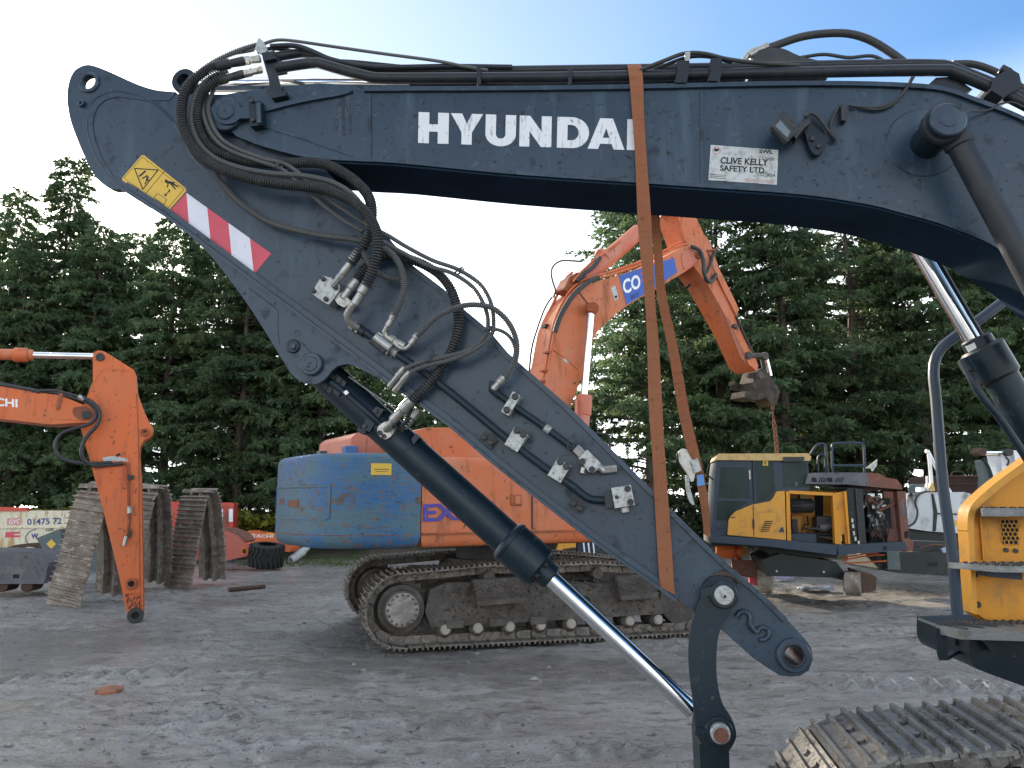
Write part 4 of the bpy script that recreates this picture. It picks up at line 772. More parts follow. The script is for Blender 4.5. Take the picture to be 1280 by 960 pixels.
hose('hydraulic_hose', BF, [(238, 106, -.06), (247, 94, -.05), (262, 81, -.03), (285, 69, .0), (305, 61, .03), (322, 56, .05)], 3.2, K['hoseg'], EXC, .014, 8)
h2 = hose('hydraulic_hose', BF, [(284, 95, -.03), (272, 100, -.05), (258, 110, -.06), (249, 124, -.06), (246, 146, -.06), (252, 168, -.05), (266, 186, -.04), (300, 199, -.03), (330, 203.5, -.03), (351, 204.5, -.03), (386, 203, -.05), (410, 206.5, -.06), (434, 219, -.07), (453, 235, -.08), (463, 252, -.08), (464, 275, -.09), (458, 300, -.09), (448, 316, -.085), (438, 330, -.08)], 6.3, K['hose'], EXC, .016, 12)
fitting((450, 312, -.08), (428, 343, -.08), 6.2, h2); fitting((430, 340, -.08), (414, 358, -.08), 4.5, h2, 'zinc', seg=6); fitting((264, 103, -.05), (306, 92, -.01), 6, h2, 'darkm'); fitting((303, 93, -.01), (328, 87, -.01), 5, h2, 'zinc', seg=6)
h8 = hose('hydraulic_hose', BF, [(285, 88, -.04), (264, 97, -.06), (246, 115, -.08), (239, 140, -.085), (241, 162, -.085), (251, 182, -.085), (269, 198, -.08), (300, 210, -.08), (340, 217, -.08), (380, 220, -.08), (415, 228, -.09), (440, 243, -.1), (455, 264, -.1), (460, 288, -.1), (452, 308, -.09), (462, 330, -.08), (480, 345, -.06), (500, 350, -.04)], 3.6, K['hoseg'], EXC, .013, 8)
h3 = hose('hydraulic_hose', BF, [(441, 356, vn), (454, 339, vn), (468, 325, vn), (485, 320, vn), (508, 323, vn), (530, 331, vn), (551, 345, vn), (566, 367, vn), (573, 395, vn), (570, 422, vn), (560, 446, vn), (547, 466, vn), (530, 486, vn), (508, 508, vn + .03)], 6, K['hose'], EXC, .016, 12)
fitting((446, 349, vn), (428, 374, vn), 6.8, h3); fitting((514, 500, vn), (490, 526, vn + .04), 7, h3, seg=12); hose('pipe_elbow', BF, [(494, 522, vn + .04), (486, 532, vn + .06), (483, 537, fn - .02)], 4.6, K['zinc'], h3)
h4 = hose('hydraulic_hose', BF, [(259, 112, .0), (253, 130, .0), (256, 155, -.01), (266, 175, -.01), (280, 196, -.005), (270, 216, -.02), (280, 232, -.02), (296, 250, -.02), (318, 267, -.02), (340, 279, -.02), (365, 286.5, -.03), (400, 294, -.04), (440, 299, -.06), (463, 304.5, -.07), (485, 313, -.09), (500, 332, -.11), (505, 355, -.12), (501, 376, -.11), (491, 397, -.08)], 4, K['hoseg'], EXC, .012, 8)
fitting((494, 391, -.08), (484, 408, -.07), 5, h4); hose('pipe_elbow', BF, [(486, 405, -.07), (481, 413, -.06), (482, 420, -.05), (490, 425, -.05)], 3.2, K['zinc'], h4); fitting((487, 421, -.05), (500, 430, -.05), 4.6, h4, seg=6)
for off, nn, nm in (((0, 0), -.045, 0), ((7, -6), -.05, 1)):
    ox, oy = off
    pts = [(262 + ox, 106, .0), (254 + ox, 132, -.03), (257 + ox, 152, -.05), (268 + ox, 173 + oy * .2, -.06), (287 + ox, 188 + oy * .5, -.06), (322 + ox * .6, 201 + oy * .6, -.06), (349 + ox, 210 + oy * .8, -.06), (368 + ox, 224 + oy, -.07), (392 + ox * 1.4, 246 + oy * .6, -.07), (422 + ox * 1.6, 271 + oy, -.08), (455 + ox * 1.2, 290 + oy, -.085), (475 + ox * 1.3, 300 + oy, -.09), (502 + ox, 315 + oy, -.09), (535 + ox * .8, 332 + oy * 1.1, -.09), (565 + ox, 341.5 + oy * .8, -.09), (590 + ox * 1.3, 358 + oy * .6, -.09), (604 + ox * 1.3, 379 + oy * .3, -.09), (610 + ox, 400, -.09), (606 + ox * 1.1, 420, -.09), (587 + ox * .9, 437, -.09), (554 + ox * 1.4, 446.5 - oy * .5, -.09), (522 + ox * .5, 454 - oy * .9, -.08), (503 + ox, 463 - oy * .9, -.07)]
    hh = hose('hydraulic_hose', BF, pts, 2.9, K['hoseg'], EXC, .012, 8)
    fitting((506 + ox * .9, 459 - oy * .9, -.07), (486 + ox * .9, 484 - oy * .9, -.04), 4.2, hh)
h6 = hose('hydraulic_hose', BF, [(519, 422, -.07), (530, 411, -.09), (547, 395.5, -.12), (570, 384.5, -.14), (592, 381, -.15), (615, 385, -.15), (634, 401, -.14), (645, 424, -.12), (645, 447, -.1), (636, 466, -.07), (627, 476, -.05)], 3.9, K['hoseg'], EXC, .012, 8)
fitting((523, 417, -.07), (513, 430, -.06), 5, h6); hose('pipe_elbow', BF, [(515, 428, -.06), (509, 435, -.05), (501, 435, -.05), (493, 428, -.05)], 3.2, K['zinc'], h6); fitting((630, 471, -.06), (616, 487, -.05), 5.2, h6)
hose('hydraulic_hose', BF, [(612, 411, -.09), (625, 413, -.1), (637, 421, -.1), (644, 436, -.1), (641, 456, -.08)], 2.6, K['hoseg'], EXC, .012, 8)
hose('fitting_run', BF, [(499, 429, -.05), (506, 433, -.05)], 4.5, K['zinc'], h6)
for q, r in (((574, 339), 8), ((611, 412), 7), ((537, 450), 6), ((455, 288), 6), ((266, 93), 7), ((349, 207), 6)):
    c = BF.p(*q, -.09); s = r * BF.s(*q, -.09); d = BF.p(q[0] + 3, q[1] + 4, -.09) - c
    obj('cable_tie', MB().lathe(c - d.normalized() * .006, d, [(0, s * .85), (.012, s * .85)], 16, False), K['hose'], EXC)
h7 = hose('hydraulic_hose', BF, [(508, 497, AN + .12), (512, 510, AN + .1), (510, 525, AN + .09), (500, 540, AN + .1)], 5, K['hose'], EXC, .016, 8); fitting((524, 512, AN + .1), (505, 535, AN + .1), 6, h7)
# ---- right-hand side: steps, hand rail, tool-box panel
SN = 1.0
rl = hose('hand_rail', BF, [(1300, 345, SN + .1), (1262, 371, SN + .05), (1225, 399, SN), (1195, 420, SN), (1178, 434, SN), (1169, 449, SN), (1167, 470, SN), (1170, 500, SN), (1178, 600, SN), (1190, 690, SN), (1197, 768, SN)], 6.4, K['navy'], EXC, seg=16)
out = cr([(1198.5, 665), (1198.5, 650), (1201, 636), (1209, 625), (1220, 615), (1238, 600), (1280, 569.5), (1330, 533)], 3); inn = cr([(1206.5, 665), (1206.5, 651), (1209, 640), (1216, 630), (1226, 622), (1244, 606), (1280, 581), (1330, 546)], 3)
tb = plate('toolbox_panel', BF, [(1205, 763)] + [(p[0] + 6, p[1]) for p in inn] + [(1330, 815), (1250, 790)], SN + .16, SN + .2, K['yelo'], EXC, .004)
plate('panel_rim', BF, [(1217, 768), (1210, 660)] + [(p[0] + 11, p[1]) for p in out] + [(p[0] + 11, p[1]) for p in inn[::-1]] + [(1222, 768)], SN + .03, SN + .18, K['yel'], tb, .008)
plate('panel_rib', BF, [(1224, 636), (1226, 636), (1231, 700), (1229, 700)], SN + .14, SN + .161, K['yelo'], tb, .003)
plate('lower_panel', BF, [(1214, 707), (1330, 726), (1330, 812), (1252, 788), (1218, 765)], SN + .1, SN + .159, K['yelo'], tb, .006)
for q in ((1213, 717.5), (1216.5, 755.5)): obj('bolt', MB().lathe(BF.p(q[0] + 5, q[1], SN + .1), -BF.nv, [(0, .02), (.014, .02), (.018, .013)], 12), K['bolt'], tb)
for q in ((1257, 687.5), (1269, 688.5)): obj('bolt', MB().lathe(BF.p(*q, SN + .16), -BF.nv, [(0, .016), (.012, .016)], 6), K['bolt'], tb)
gr = plate('vent_grille', BF, [(1251.5, 650), (1271.5, 650), (1273.5, 681), (1254, 680)], SN + .154, SN + .159, K['blackhole'], tb, 0)
for j in range(6):
    for i in range(4):
        x = 1253.5 + i * 5.6 + (2.8 if j % 2 else 0) + j * .45; y = 652 + j * 5.2
        if x > 1274: continue
        obj('grille_cell', MB().prism(circ(BF, x, y, 3.6, SN + .148, 6, 30, 330), BF.nv * .006, [circ(BF, x, y, 2.7, SN + .148, 6, 30, 330)]), K['yel'], gr)
def shelf(name, pts, z_t, nback, rows, mat='tread'):
    """tread plate: front edge traced, runs back level to the panel; raised studs in rows"""
    W = [BF.p(x, y, n) for x, y, n in pts]; z = sum(w_.z for w_ in W) / len(W); W = [Vector((w_.x, w_.y, z)) for w_ in W]
    o = obj(name, MB().prism(W, Vector((0, 0, -z_t))), K[mat], EXC, .004)
    mb = MB(); a, b, c, d = W[0], W[1], W[-2], W[-1]
    for i in range(rows[0]):
        for j in range(rows[1]):
            u = (i + .5 + .25 * (j % 2)) / rows[0]; v = (j + .5) / rows[1]; p = a.lerp(b, u).lerp(d.lerp(c, u), v)
            mb.lathe(p - Vector((0, 0, .002)), Vector((0, 0, 1)), [(0, .014), (.010, .011), (.010, .006), (.004, .006)], 7)
    s_ = obj('tread_studs', mb, K['darkm'], o); tag(s_, kind='stuff'); return o
shelf('middle_step', [(1184.5, 699, SN - .02), (1330, 699, SN + .06), (1330, 713, SN - .32), (1245, 712, SN - .30)], .035, 0, (12, 6))
shelf('lower_step', [(1190, 764, SN - .02), (1330, 792, SN + .03), (1330, 793, SN - .45), (1200, 791, SN - .42), (1169, 772, SN - .22)], .05, 0, (13, 7))
shelf('upper_step', [(1221, 631, SN + .15), (1330, 631, SN + .15), (1330, 640, SN - .08), (1228, 639, SN - .08)], .05, 0, (9, 3))
hose('saw_edge', BF, [(1169, 771, SN - .2), (1190, 762, SN)], .1, K['darkm'], EXC)
sl_ = plate('step_loop', BF, [(1169, 785), (1183, 786), (1185, 821), (1173, 822)], SN - .25, SN - .235, K['blued'], EXC, .003)
obj('loop_bar', MB().prism([BF.p(1173, 821, SN - .25), BF.p(1185, 821, SN - .25), BF.p(1207, 808, SN + .05), BF.p(1200, 808, SN + .05)], Vector((0, 0, -.02))), K['blued'], sl_)
plate('loop_bar', BF, [(1194, 792), (1212, 793), (1212, 812), (1194, 806)], SN - .05, SN + .0, K['blued'], sl_, .003)
plate('step_bracket', BF, [(1231, 711), (1278, 714), (1278, 725), (1236, 721)], SN - .1, SN + .02, K['navy'], tb, .004)
plate('swing_frame', BF, [tuple(p) for p in cr([(1212, 795), (1212, 820), (1217, 832), (1228, 839), (1280, 858), (1340, 880)], 3)] + [(1340, 790)], SN - .2, SN + .6, K['blued'], EXC, .02)
plate('frame_gusset', BF, [(1222, 794), (1232, 793), (1250, 812), (1240, 815)], SN - .26, SN - .19, K['blued'], EXC, .006)
disc('frame_hole', BF, 1227, 808, 3.5, SN - .203, SN - .19, K['blackhole'], EXC, 16)

# ---- crawler track of the front excavator
def shoe_mesh(name, wid, pitch, gh, links=True, mat='shoe', gr=((-.36, 1), (0.0, 1), (.34, 1))):
    mb = MB(); t = .018                        # local: x along travel, y across, z outward (grousers)
    mb.box((0, 0, 0), (pitch * .97, wid, t))
    mb.box((pitch * .44, 0, -.012), (pitch * .1, wid, .014))
    for x, h in [(a, gh * b) for a, b in gr]: mb.box((x * pitch, 0, t / 2 + h / 2), (.026, wid, h), None, (.6, 1))
    if links:
        for s in (-1, 1):
            mb.box((pitch * .12, s * .10, -.06), (pitch * 1.1, .035, .10)); mb.lathe((pitch * .45, s * .12, -.065), (0, 1, 0), [(-.02, .04), (.02, .04)], 8)
    for y in (-.08, .08): mb.lathe((pitch * .17, y, t / 2), (0, 0, 1), [(0, .016), (.012, .016)], 6)
    me = mb.mesh(name); me.materials.append(K[mat]); return me
def run_path(poly, pitch):                      # closed polyline of (u, z) -> list of (u, z, tangent angle), one per shoe
    P = [Vector((a, b, 0)) for a, b in poly]; P.append(P[0]); n = round(sum((b - a).length for a, b in zip(P, P[1:])) / pitch); L = sum((b - a).length for a, b in zip(P, P[1:]))
    Q = resample(P, L / n * .99999)[:-1]; out = []
    for i, q in enumerate(Q):
        d = Q[(i + 1) % len(Q)] - Q[i - 1]; out.append((q.x, q.y, math.atan2(d.y, d.x)))
    return out
def shoe_mats(F, poly, pitch, n, u0=0, z0=0):
    for u, z, a in run_path(poly, pitch):       # path runs clockwise seen from the viewer: outward is to its left... z axis = outward normal
        ca, sa = math.cos(a), math.sin(a); X = F.u * ca + Vector((0, 0, sa)); Zz = -F.u * sa + Vector((0, 0, ca)); Y = Zz.cross(X)
        m = Matrix((X, Y, Zz)).transposed().to_4x4(); m.translation = F.w(u0 + u, n, z0 + z); yield m
def arc(cx, cz, r, a0, a1, k=10): return [(cx + r * math.cos(R(a0 + (a1 - a0) * i / k)), cz + r * math.sin(R(a0 + (a1 - a0) * i / k))) for i in range(k + 1)]
TF = Frame(*(gnd(1136, 936, .93).to_2d()), -9)
FS = shoe_mesh('track_shoe', .62, .2, .024, True, 'shoebr')
ft_poly = arc(.02, .46, .43, 270, 95, 9) + [(.5, .95), (1.2, 1.0), (2.2, 1.03), (3.2, .98)] + arc(3.7, .5, .46, 85, -90, 8)
ft_poly = [(u, z) for u, z in ft_poly]
mbk = MB(); TNc = .31
mbk.prism([TF.w(u, TNc - .2, z) for u, z in ((.55, .25), (.45, .5), (.6, .74), (3.2, .76), (3.2, .25))], TF.nv * .4)
tk = obj('track', mbk, K['mudb'], EXC, .02); mi = MB().lathe(TF.w(.03, TNc - .1, .47), TF.nv, [(0, .34), (.0, .36), (.2, .36), (.2, .34)], 32)
obj('idler', mi, K['mud'], tk)
for m in shoe_mats(TF, ft_poly, .2, TNc): inst('track_shoe', FS, m, tk)
for i, u in enumerate((.8, 1.2, 1.6)):
    obj('carrier_roller', MB().cyl(TF.w(u + .35, TNc - .22, .82), TF.w(u + .35, TNc + .22, .82), .07), K['mud'], tk)
mbd = MB()
for i in range(260):
    u = random.uniform(.05, 1.4); n = random.uniform(-.28, .1) + TNc; z = .74 + random.random() * .1 * (1 - abs(u - .5)); r = random.uniform(.015, .05); c = TF.w(u, n, z)
    mbd.add([c + Vector((a * r * random.uniform(.6, 1.3), b * r, cc * r)) for a, b, cc in OCT], OF, True)
tag(obj('mud_lumps', mbd, K['mudb'], tk), kind='stuff')

# ------------------------------------------------------------------ ratchet strap over boom and arm
ST = thing('ratchet_strap', BF.mat(), 'orange webbing strap with ratchet tied round the boom and the folded arm', 'strap')
def ribbon(name, F, cl, parent, mat, th=.006):   # cl: (left px, right px, n)
    A = cr([(a[0], a[1], n) for a, b, n in cl], 8); B = cr([(b[0], b[1], n) for a, b, n in cl], 8); mb = MB(); vs = []
    for i, (a, b) in enumerate(zip(A, B)):
        wob = .005 * math.sin(i * .37 + 1) + .003 * math.sin(i * 1.3)
        for dn in (0, th): vs += [F.p(a[0], a[1], a[2] + dn + wob), F.p((a[0] + b[0]) / 2, (a[1] + b[1]) / 2, (a[2] + b[2]) / 2 + dn + wob * .5), F.p(b[0], b[1], b[2] + dn)]
    n = len(A); fs = []
    for i in range(n - 1):
        o = i * 6; q = o + 6
        fs += [(o, o + 1, q + 1, q), (o + 1, o + 2, q + 2, q + 1), (o + 3, q + 3, q + 4, o + 4), (o + 4, q + 4, q + 5, o + 5), (o, q, q + 3, o + 3), (o + 2, o + 5, q + 5, q + 2)]
    mb.add(vs, fs); return obj(name, mb, K[mat], parent)
ribbon('near_webbing', BF, [((783, 81), (800, 80), .1), ((784.5, 84), (802, 83), .0), ((787, 102), (804, 104), -.034), ((790, 140), (805.5, 150), -.034), ((793.5, 190), (809, 205), -.034), ((795.5, 235), (812.5, 250), -.03), ((798, 290), (815, 290), -.02), ((806, 375), (819, 375), -.012), ((809, 437), (824, 437), .0), ((811, 510), (828, 510), .01), ((815, 565), (831, 565), .016), ((821, 675), (839, 675), .016), ((825, 728), (843, 735), .02), ((829, 736), (846, 746), .04), ((838, 744), (852, 756), .2)], ST, 'strap')
FN = BW + .04
ribbon('far_webbing', BF, [((812, 262), (824, 262), FN), ((817, 310), (828, 316), FN), ((821, 369), (833, 369), FN), ((834, 431), (848, 437), FN - .01), ((847, 510), (861, 510), FN - .02), ((858, 560), (872, 558), FN - .03), ((866, 594), (880, 592), FN - .035)], ST, 'strap')
ribbon('lower_webbing', BF, [((870, 592), (880, 590), FN - .04), ((872, 610), (883, 612), FN - .04), ((877, 640), (887, 640), FN - .04), ((880, 668), (888, 672), FN - .05)], ST, 'strap')
ra = plate('ratchet', BF, cr([(848, 566), (852, 561), (858, 562), (862, 570), (868, 580), (868, 598), (864, 602), (861, 596), (858, 590), (850, 578)], 3, True), FN - .08, FN - .04, K['zinc'], ST, .005)
plate('ratchet_handle', BF, cr([(857, 594), (861, 598), (863, 612), (868, 628), (866, 631), (861, 624), (858, 610)], 3, True), FN - .09, FN - .05, K['silver'], ra, .005)
plate('ratchet_frame', BF, [(863, 576), (872, 572), (877, 588), (868, 592)], FN - .1, FN - .03, K['silver'], ra, .006)
rod('ratchet_drum', BF, (846, 571, FN - .06), (860, 568, FN - .06), 4, K['darkm'], ra)
plate('strap_tag', BF, [(871, 594), (879, 593), (881, 606), (872, 608)], FN - .055, FN - .05, M('blue_tag', (.12, .28, .6), .6), ST, 0)
# ------------------------------------------------------------------ orange excavator with the blue counterweight
g0 = gnd(458, 818); TX = Frame(g0.x, g0.y, 16.6)
HX = Frame(-1.13, 9.7, 30)                      # right-hand side of its house
EX = thing('excavator', TX.mat(1.9, 1.5), 'muddy tracked excavator with scraped blue counterweight and orange boom reaching up', 'excavator')
SH2 = shoe_mesh('track_shoe', .6, .205, .03, True, 'shoe')
tpoly = arc(.42, .49, .44, 268, 92, 10) + [(1.0, .965), (1.5, 1.0), (2.2, .985), (3.0, .995), (3.7, .94)] + arc(4.35, .46, .41, 88, -90, 9)
for n0, near in ((.3, 1), (2.85, 0)):
    mb = MB(); mb.prism([TX.w(u, n0 - .2, z) for u, z in ((.8, .26), (.72, .45), (.78, .72), (1.0, .80), (2.0, .78), (3.9, .70), (4.0, .3))], TX.nv * .4)
    tk = obj('track', mb, K['mud'], EX, .02)
    for m in shoe_mats(TX, tpoly, .205, n0): inst('track_shoe', SH2, m, tk)
    spr = [(.42 + (.40 if i % 2 else .34) * math.cos(i * math.pi / 22 + .1), .5 + (.40 if i % 2 else .34) * math.sin(i * math.pi / 22 + .1)) for i in range(44)]
    obj('sprocket', MB().prism([TX.w(u, n0 - .03, z) for u, z in spr], TX.nv * .06), K['mud'], tk, .004)
    hubm = MB().lathe(TX.w(.42, n0 - .3, .5), TX.nv, [(0, .17), (.01, .225), (.08, .24), (.1, .29), (.3, .29)], 32)
    hb_ = obj('final_drive', hubm, K['mud'], tk)
    if near:
        obj('drive_cover', MB().lathe(TX.w(.42, n0 - .315, .5), TX.nv, [(0, .20), (.014, .205)], 32), M('scraped_cover', (.18, .165, .15), .6, .2, [(7, .42, .6, (.30, .28, .25)), (5, .55, .65, (.07, .055, .045))], (20, .3)), hb_)
        for i in range(16):
            a = i * math.pi / 8; obj('bolt', MB().lathe(TX.w(.42 + .178 * math.cos(a), n0 - .316, .5 + .178 * math.sin(a)), -TX.nv, [(0, .017), (.014, .015)], 6), K['mud'], hb_)
    obj('idler', MB().lathe(TX.w(4.35, n0 - .1, .46), TX.nv, [(0, .3), (0, .34), (.2, .34), (.2, .3)], 28), K['mud'], tk)
    for i in range(8):
        u = .98 + i * .42; r_ = obj('bottom_roller', MB().lathe(TX.w(u, n0 - .21, .22), TX.nv, [(0, .055), (.03, .075), (.06, .10), (.36, .10), (.39, .075), (.42, .055)], 18), K['mud'], tk)
        if near: obj('roller_cap', MB().lathe(TX.w(u, n0 - .235, .225), TX.nv, [(0, .05), (.03, .068)], 16), M('worn_cap', (.3, .27, .23), .6) if i == 0 else bpy.data.materials['worn_cap'], r_)
    for u in (1.55, 3.05): obj('carrier_roller', MB().cyl(TX.w(u, n0 - .2, .86), TX.w(u, n0 + .2, .86), .075), K['mud'], tk)
    if near:
        for ua, ub in ((1.3, 2.02), (3.25, 3.85)):
            st_ = obj('step_guard', MB().prism([TX.w(ua, n0 - .36, .83), TX.w(ub, n0 - .36, .86), TX.w(ub - .03, n0 - .36, .56), TX.w(ua + .06, n0 - .36, .53)], TX.nv * .17), K['mudb'], tk, .02)
            obj('guard_lip', MB().prism([TX.w(ua + .03, n0 - .4, .58), TX.w(ub + .0, n0 - .4, .61), TX.w(ub - .03, n0 - .4, .55), TX.w(ua + .05, n0 - .4, .52)], TX.nv * .1), K['mud'], st_, .008)
        obj('frame_hole', MB().lathe(TX.w(2.86, n0 - .203, .5), TX.nv, [(0, .075), (.02, .075)], 20), K['blackhole'], tk)
        for u, z in ((.9, .36), (1.45, .36), (2.0, .36)): obj('frame_pad', MB().box(TX.w(u + .2, n0 - .21, .29), (.22, .06, .1), TX.mat().to_3x3()), K['mud'], tk, .01)
        mbm = MB()
        for i in range(520):
            u = random.uniform(.9, 3.9); z = random.choice([random.uniform(.62, .80), random.uniform(.3, .8)]); r = random.uniform(.008, .035); c = TX.w(u, n0 - .2 - (.16 if 1.3 < u < 2.0 and z > .55 or 3.25 < u < 3.85 and z > .58 else 0), z)
            mbm.add([c + Vector((a * r * random.uniform(.6, 1.3), b * r * .6, cc * r)) for a, b, cc in OCT], OF, True)
        tag(obj('mud_lumps', mbm, K['mudb'], tk), kind='stuff')
obj('centre_frame', MB().prism([TX.w(1.1, .5, .5), TX.w(3.4, .5, .5), TX.w(3.1, .5, .95), TX.w(1.5, .5, .95)], TX.nv * 2.2), K['mudb'], EX, .03)
obj('slew_ring', MB().lathe(TX.w(2.1, 1.55, .9), Vector((0, 0, 1)), [(0, .75), (.1, .75), (.1, .66), (.34, .66)], 40), K['darkm'], EX)
# counterweight: plan traced, top and bottom edges rolled over
def rolled(F, plan, z0, z1, rt, rb, k=5):
    cx = sum(a for a, b in plan) / len(plan); cy = sum(b for a, b in plan) / len(plan); rings = []
    prof = [(rb * (1 - math.sin(R(90 * i / k))), z0 + rb * (1 - math.cos(R(90 * i / k)))) for i in range(k + 1)] + [(rt * (1 - math.cos(R(90 * i / k))), z1 - rt + rt * math.sin(R(90 * i / k))) for i in range(k + 1)]
    mb = MB(); n = len(plan); vs = []
    for d, z in prof:
        for a, b in plan:
            L = math.hypot(a - cx, b - cy); q = max(0, (L - d)) / L; vs.append(F.w(cx + (a - cx) * q, cy + (b - cy) * q, z))
    m = len(prof); fs = [(i * n + j, i * n + (j + 1) % n, (i + 1) * n + (j + 1) % n, (i + 1) * n + j) for i in range(m - 1) for j in range(n)]
    mb.add(vs, fs); mb.add(vs[:n], [tuple(range(n - 1, -1, -1))]); mb.add(vs[-n:], [tuple(range(n))]); return mb
CZ0, CZ1 = 1.24, 2.40
plan = [tuple(p) for p in cr([(0, -.0), (-.28, -.01), (-.55, .05), (-.88, .18), (-1.15, .5), (-1.28, 1.0), (-1.32, 1.5), (-1.28, 2.0), (-1.15, 2.5), (-.88, 2.88), (-.5, 2.98), (0, 3.0)], 4)]
cw = obj('counterweight', rolled(HX, plan, CZ0, CZ1, .10, .16), K['cwblue'], EX)
# a shallow pressed panel in its back, lifting sockets, stickers
def onback(a, inset=0.0):                       # point on the plan curve
    i = a * (len(plan) - 1); k = min(len(plan) - 2, int(i)); f = i - k; return (plan[k][0] * (1 - f) + plan[k + 1][0] * f - inset, plan[k][1] * (1 - f) + plan[k + 1][1] * f)
def backstrip(name, a0, a1, z0, z1, off, mat, parent, k=12, th=.012):
    P = [onback(a0 + (a1 - a0) * i / k) for i in range(k + 1)]; o_ = []
    for i, (u, n) in enumerate(P):
        d = Vector((P[min(i + 1, k)][0] - P[max(i - 1, 0)][0], P[min(i + 1, k)][1] - P[max(i - 1, 0)][1])).normalized(); o_.append(Vector((-d.y, d.x)) * -1 if False else Vector((d.y, -d.x)))
    vs = []
    for (u, n), q in zip(P, o_):
        q = q if q.dot(Vector((u + .4, n - 1.5))) > 0 else -q
        for e in (off, off - th):
            for z in (z0, z1): vs.append(HX.w(u + q.x * e, n + q.y * e, z))
    fs = []
    for i in range(k):
        o = i * 4; q = o + 4; fs += [(o, q, q + 1, o + 1), (o + 1, q + 1, q + 3, o + 3), (o, o + 2, q + 2, q)]
    fs += [(0, 1, 3, 2), (k * 4, k * 4 + 2, k * 4 + 3, k * 4 + 1)]
    return obj(name, MB().add(vs, fs), mat, parent)
for z0, z1 in ((1.59, 1.615), (1.985, 2.005)): backstrip('panel_edge', .33, .66, z0, z1, .012, K['cwblue'], cw)
backstrip('panel_edge', .322, .33, 1.6, 2.0, .012, K['cwblue'], cw, 2); backstrip('panel_edge', .66, .668, 1.6, 2.0, .012, K['cwblue'], cw, 2)
backstrip('scraped_pad', .44, .50, 1.74, 1.83, .006, K['rust'], cw, 4); backstrip('scraped_pad', .54, .58, 1.77, 1.85, .006, K['rust'], cw, 4)
ys = backstrip('yellow_sticker', .13, .205, 2.13, 2.27, .004, K['yellow'], cw, 6, .004); backstrip('yellow_sticker', .74, .76, 2.05, 2.2, .004, K['yellow'], cw, 3, .004)
backstrip('sticker_text', .14, .195, 2.195, 2.203, .0055, K['ink'], ys, 5, .002); backstrip('sticker_text', .145, .19, 2.17, 2.175, .0055, K['ink'], ys, 5, .002)
backstrip('weld_line', .1, .8, 1.40, 1.41, .006, K['rust'], cw, 16)
for p in ((-.55, 1.15), (-.55, 2.35)): obj('lifting_socket', MB().box(HX.w(p[0], p[1], CZ1 + .06), (.17, .17, .18), HX.mat().to_3x3()), M('socket_blue', (.05, .12, .27), .5) if p[1] < 2 else K['tealg'], cw, .012)
# side panel and hoods
sp = obj('side_panel', rolled(HX, [(.02, .02), (3.2, .02), (3.2, 2.98), (.02, 2.98)], 1.24, 2.38, .12, .14, 5), K['orangef'], EX)
obj('skirt', MB().prism([HX.w(.03, -.012, 1.40), HX.w(3.2, -.012, 1.40), HX.w(3.2, -.012, 1.425), HX.w(.03, -.012, 1.425)], HX.nv * .04), K['orangeu'], sp)
for u in (1.62, 2.45): obj('panel_gap', MB().prism([HX.w(u, .004, 1.44), HX.w(u + .012, .004, 1.44), HX.w(u + .012, .004, 2.28), HX.w(u, .004, 2.28)], HX.nv * .03), K['darkm'], sp)
lt = obj('door_latch', MB().box(HX.w(1.38, .015, 1.83), (.17, .02, .15), HX.mat().to_3x3()), K['orangeu'], sp, .006); obj('latch_handle', MB().box(HX.w(1.39, .0, 1.83), (.08, .02, .1), HX.mat().to_3x3()), K['orangef'], lt, .006)
def hood(u0, u1, n0, n1, z0, z1, mat, sl=.12):
    return obj('engine_hood', MB().prism([HX.w(u0, n0, z0), HX.w(u0 + sl * .3, n0, z1 - .06), HX.w(u0 + sl, n0, z1), HX.w(u1 - sl * 2.6, n0, z1 + .03), HX.w(u1, n0, z0)], HX.nv * (n1 - n0)), mat, EX, .03)
hood(-.02, 1.5, .45, 1.15, 2.3, 2.78, K['orangef'], .28); hood(-.55, 1.2, 1.2, 2.7, 2.3, 2.74, K['orangec'])
F_ = HX; lettering('lettering', 'EX355', Frame(HX.w(0, 0, 0).x, HX.w(0, 0, 0).y, 30), (529.5, 652.5), (618, 648), (529.5, 630), .006, K['purpink'], sp, .03, .004)
# boom
EB = Frame(*HX.w(0, 1.05, 0).to_2d(), 30); EW = .58
eb_o = [(655, 600), (672, 520), (682, 479), (689, 448), (693, 425)] + [tuple(p) for p in cr([(696, 409), (705, 386), (716, 369), (730, 358), (747, 352), (772, 344), (797, 336), (823, 325), (851, 310), (862, 307), (871, 312), (876.5, 319), (874, 326), (866, 333), (854, 341), (826, 358), (786, 381), (758, 403), (743, 421), (735, 448)], 3)] + [(722, 485), (712, 510), (700, 545), (690, 600)]
eb = plate('boom', EB, eb_o, 0, EW, K['orangef'], EX, .012)
disc('pivot_pin', EB, 873, 319, 4.5, -.04, .0, K['orangeu'], eb, 20)
plate('pivot_plate', EB, cr([(853, 318), (856, 314), (868, 313), (875, 319), (869, 328), (857, 336), (853, 330)], 3, True), -.012, .001, K['orangec'], eb, .006)
sg = plate('sign', EB, [(773.6, 344.5), (842.5, 322), (846.5, 340), (822, 358), (783.4, 380.6)], -.006, -.001, K['cobalt'], eb, 0)
lettering('lettering', 'CO', EB, (780, 368.5), (801.5, 359.5), (777.5, 350.5), -.008, K['whitep'], sg, .03, 0); lettering('lettering', 'X', EB, (801, 352), (812, 347), (799.5, 342), -.008, K['redsk'], sg, .03, 0); lettering('lettering', '2017', EB, (788.5, 374.5), (799, 370), (787.5, 370), -.008, K['ink'], sg, .02, 0)
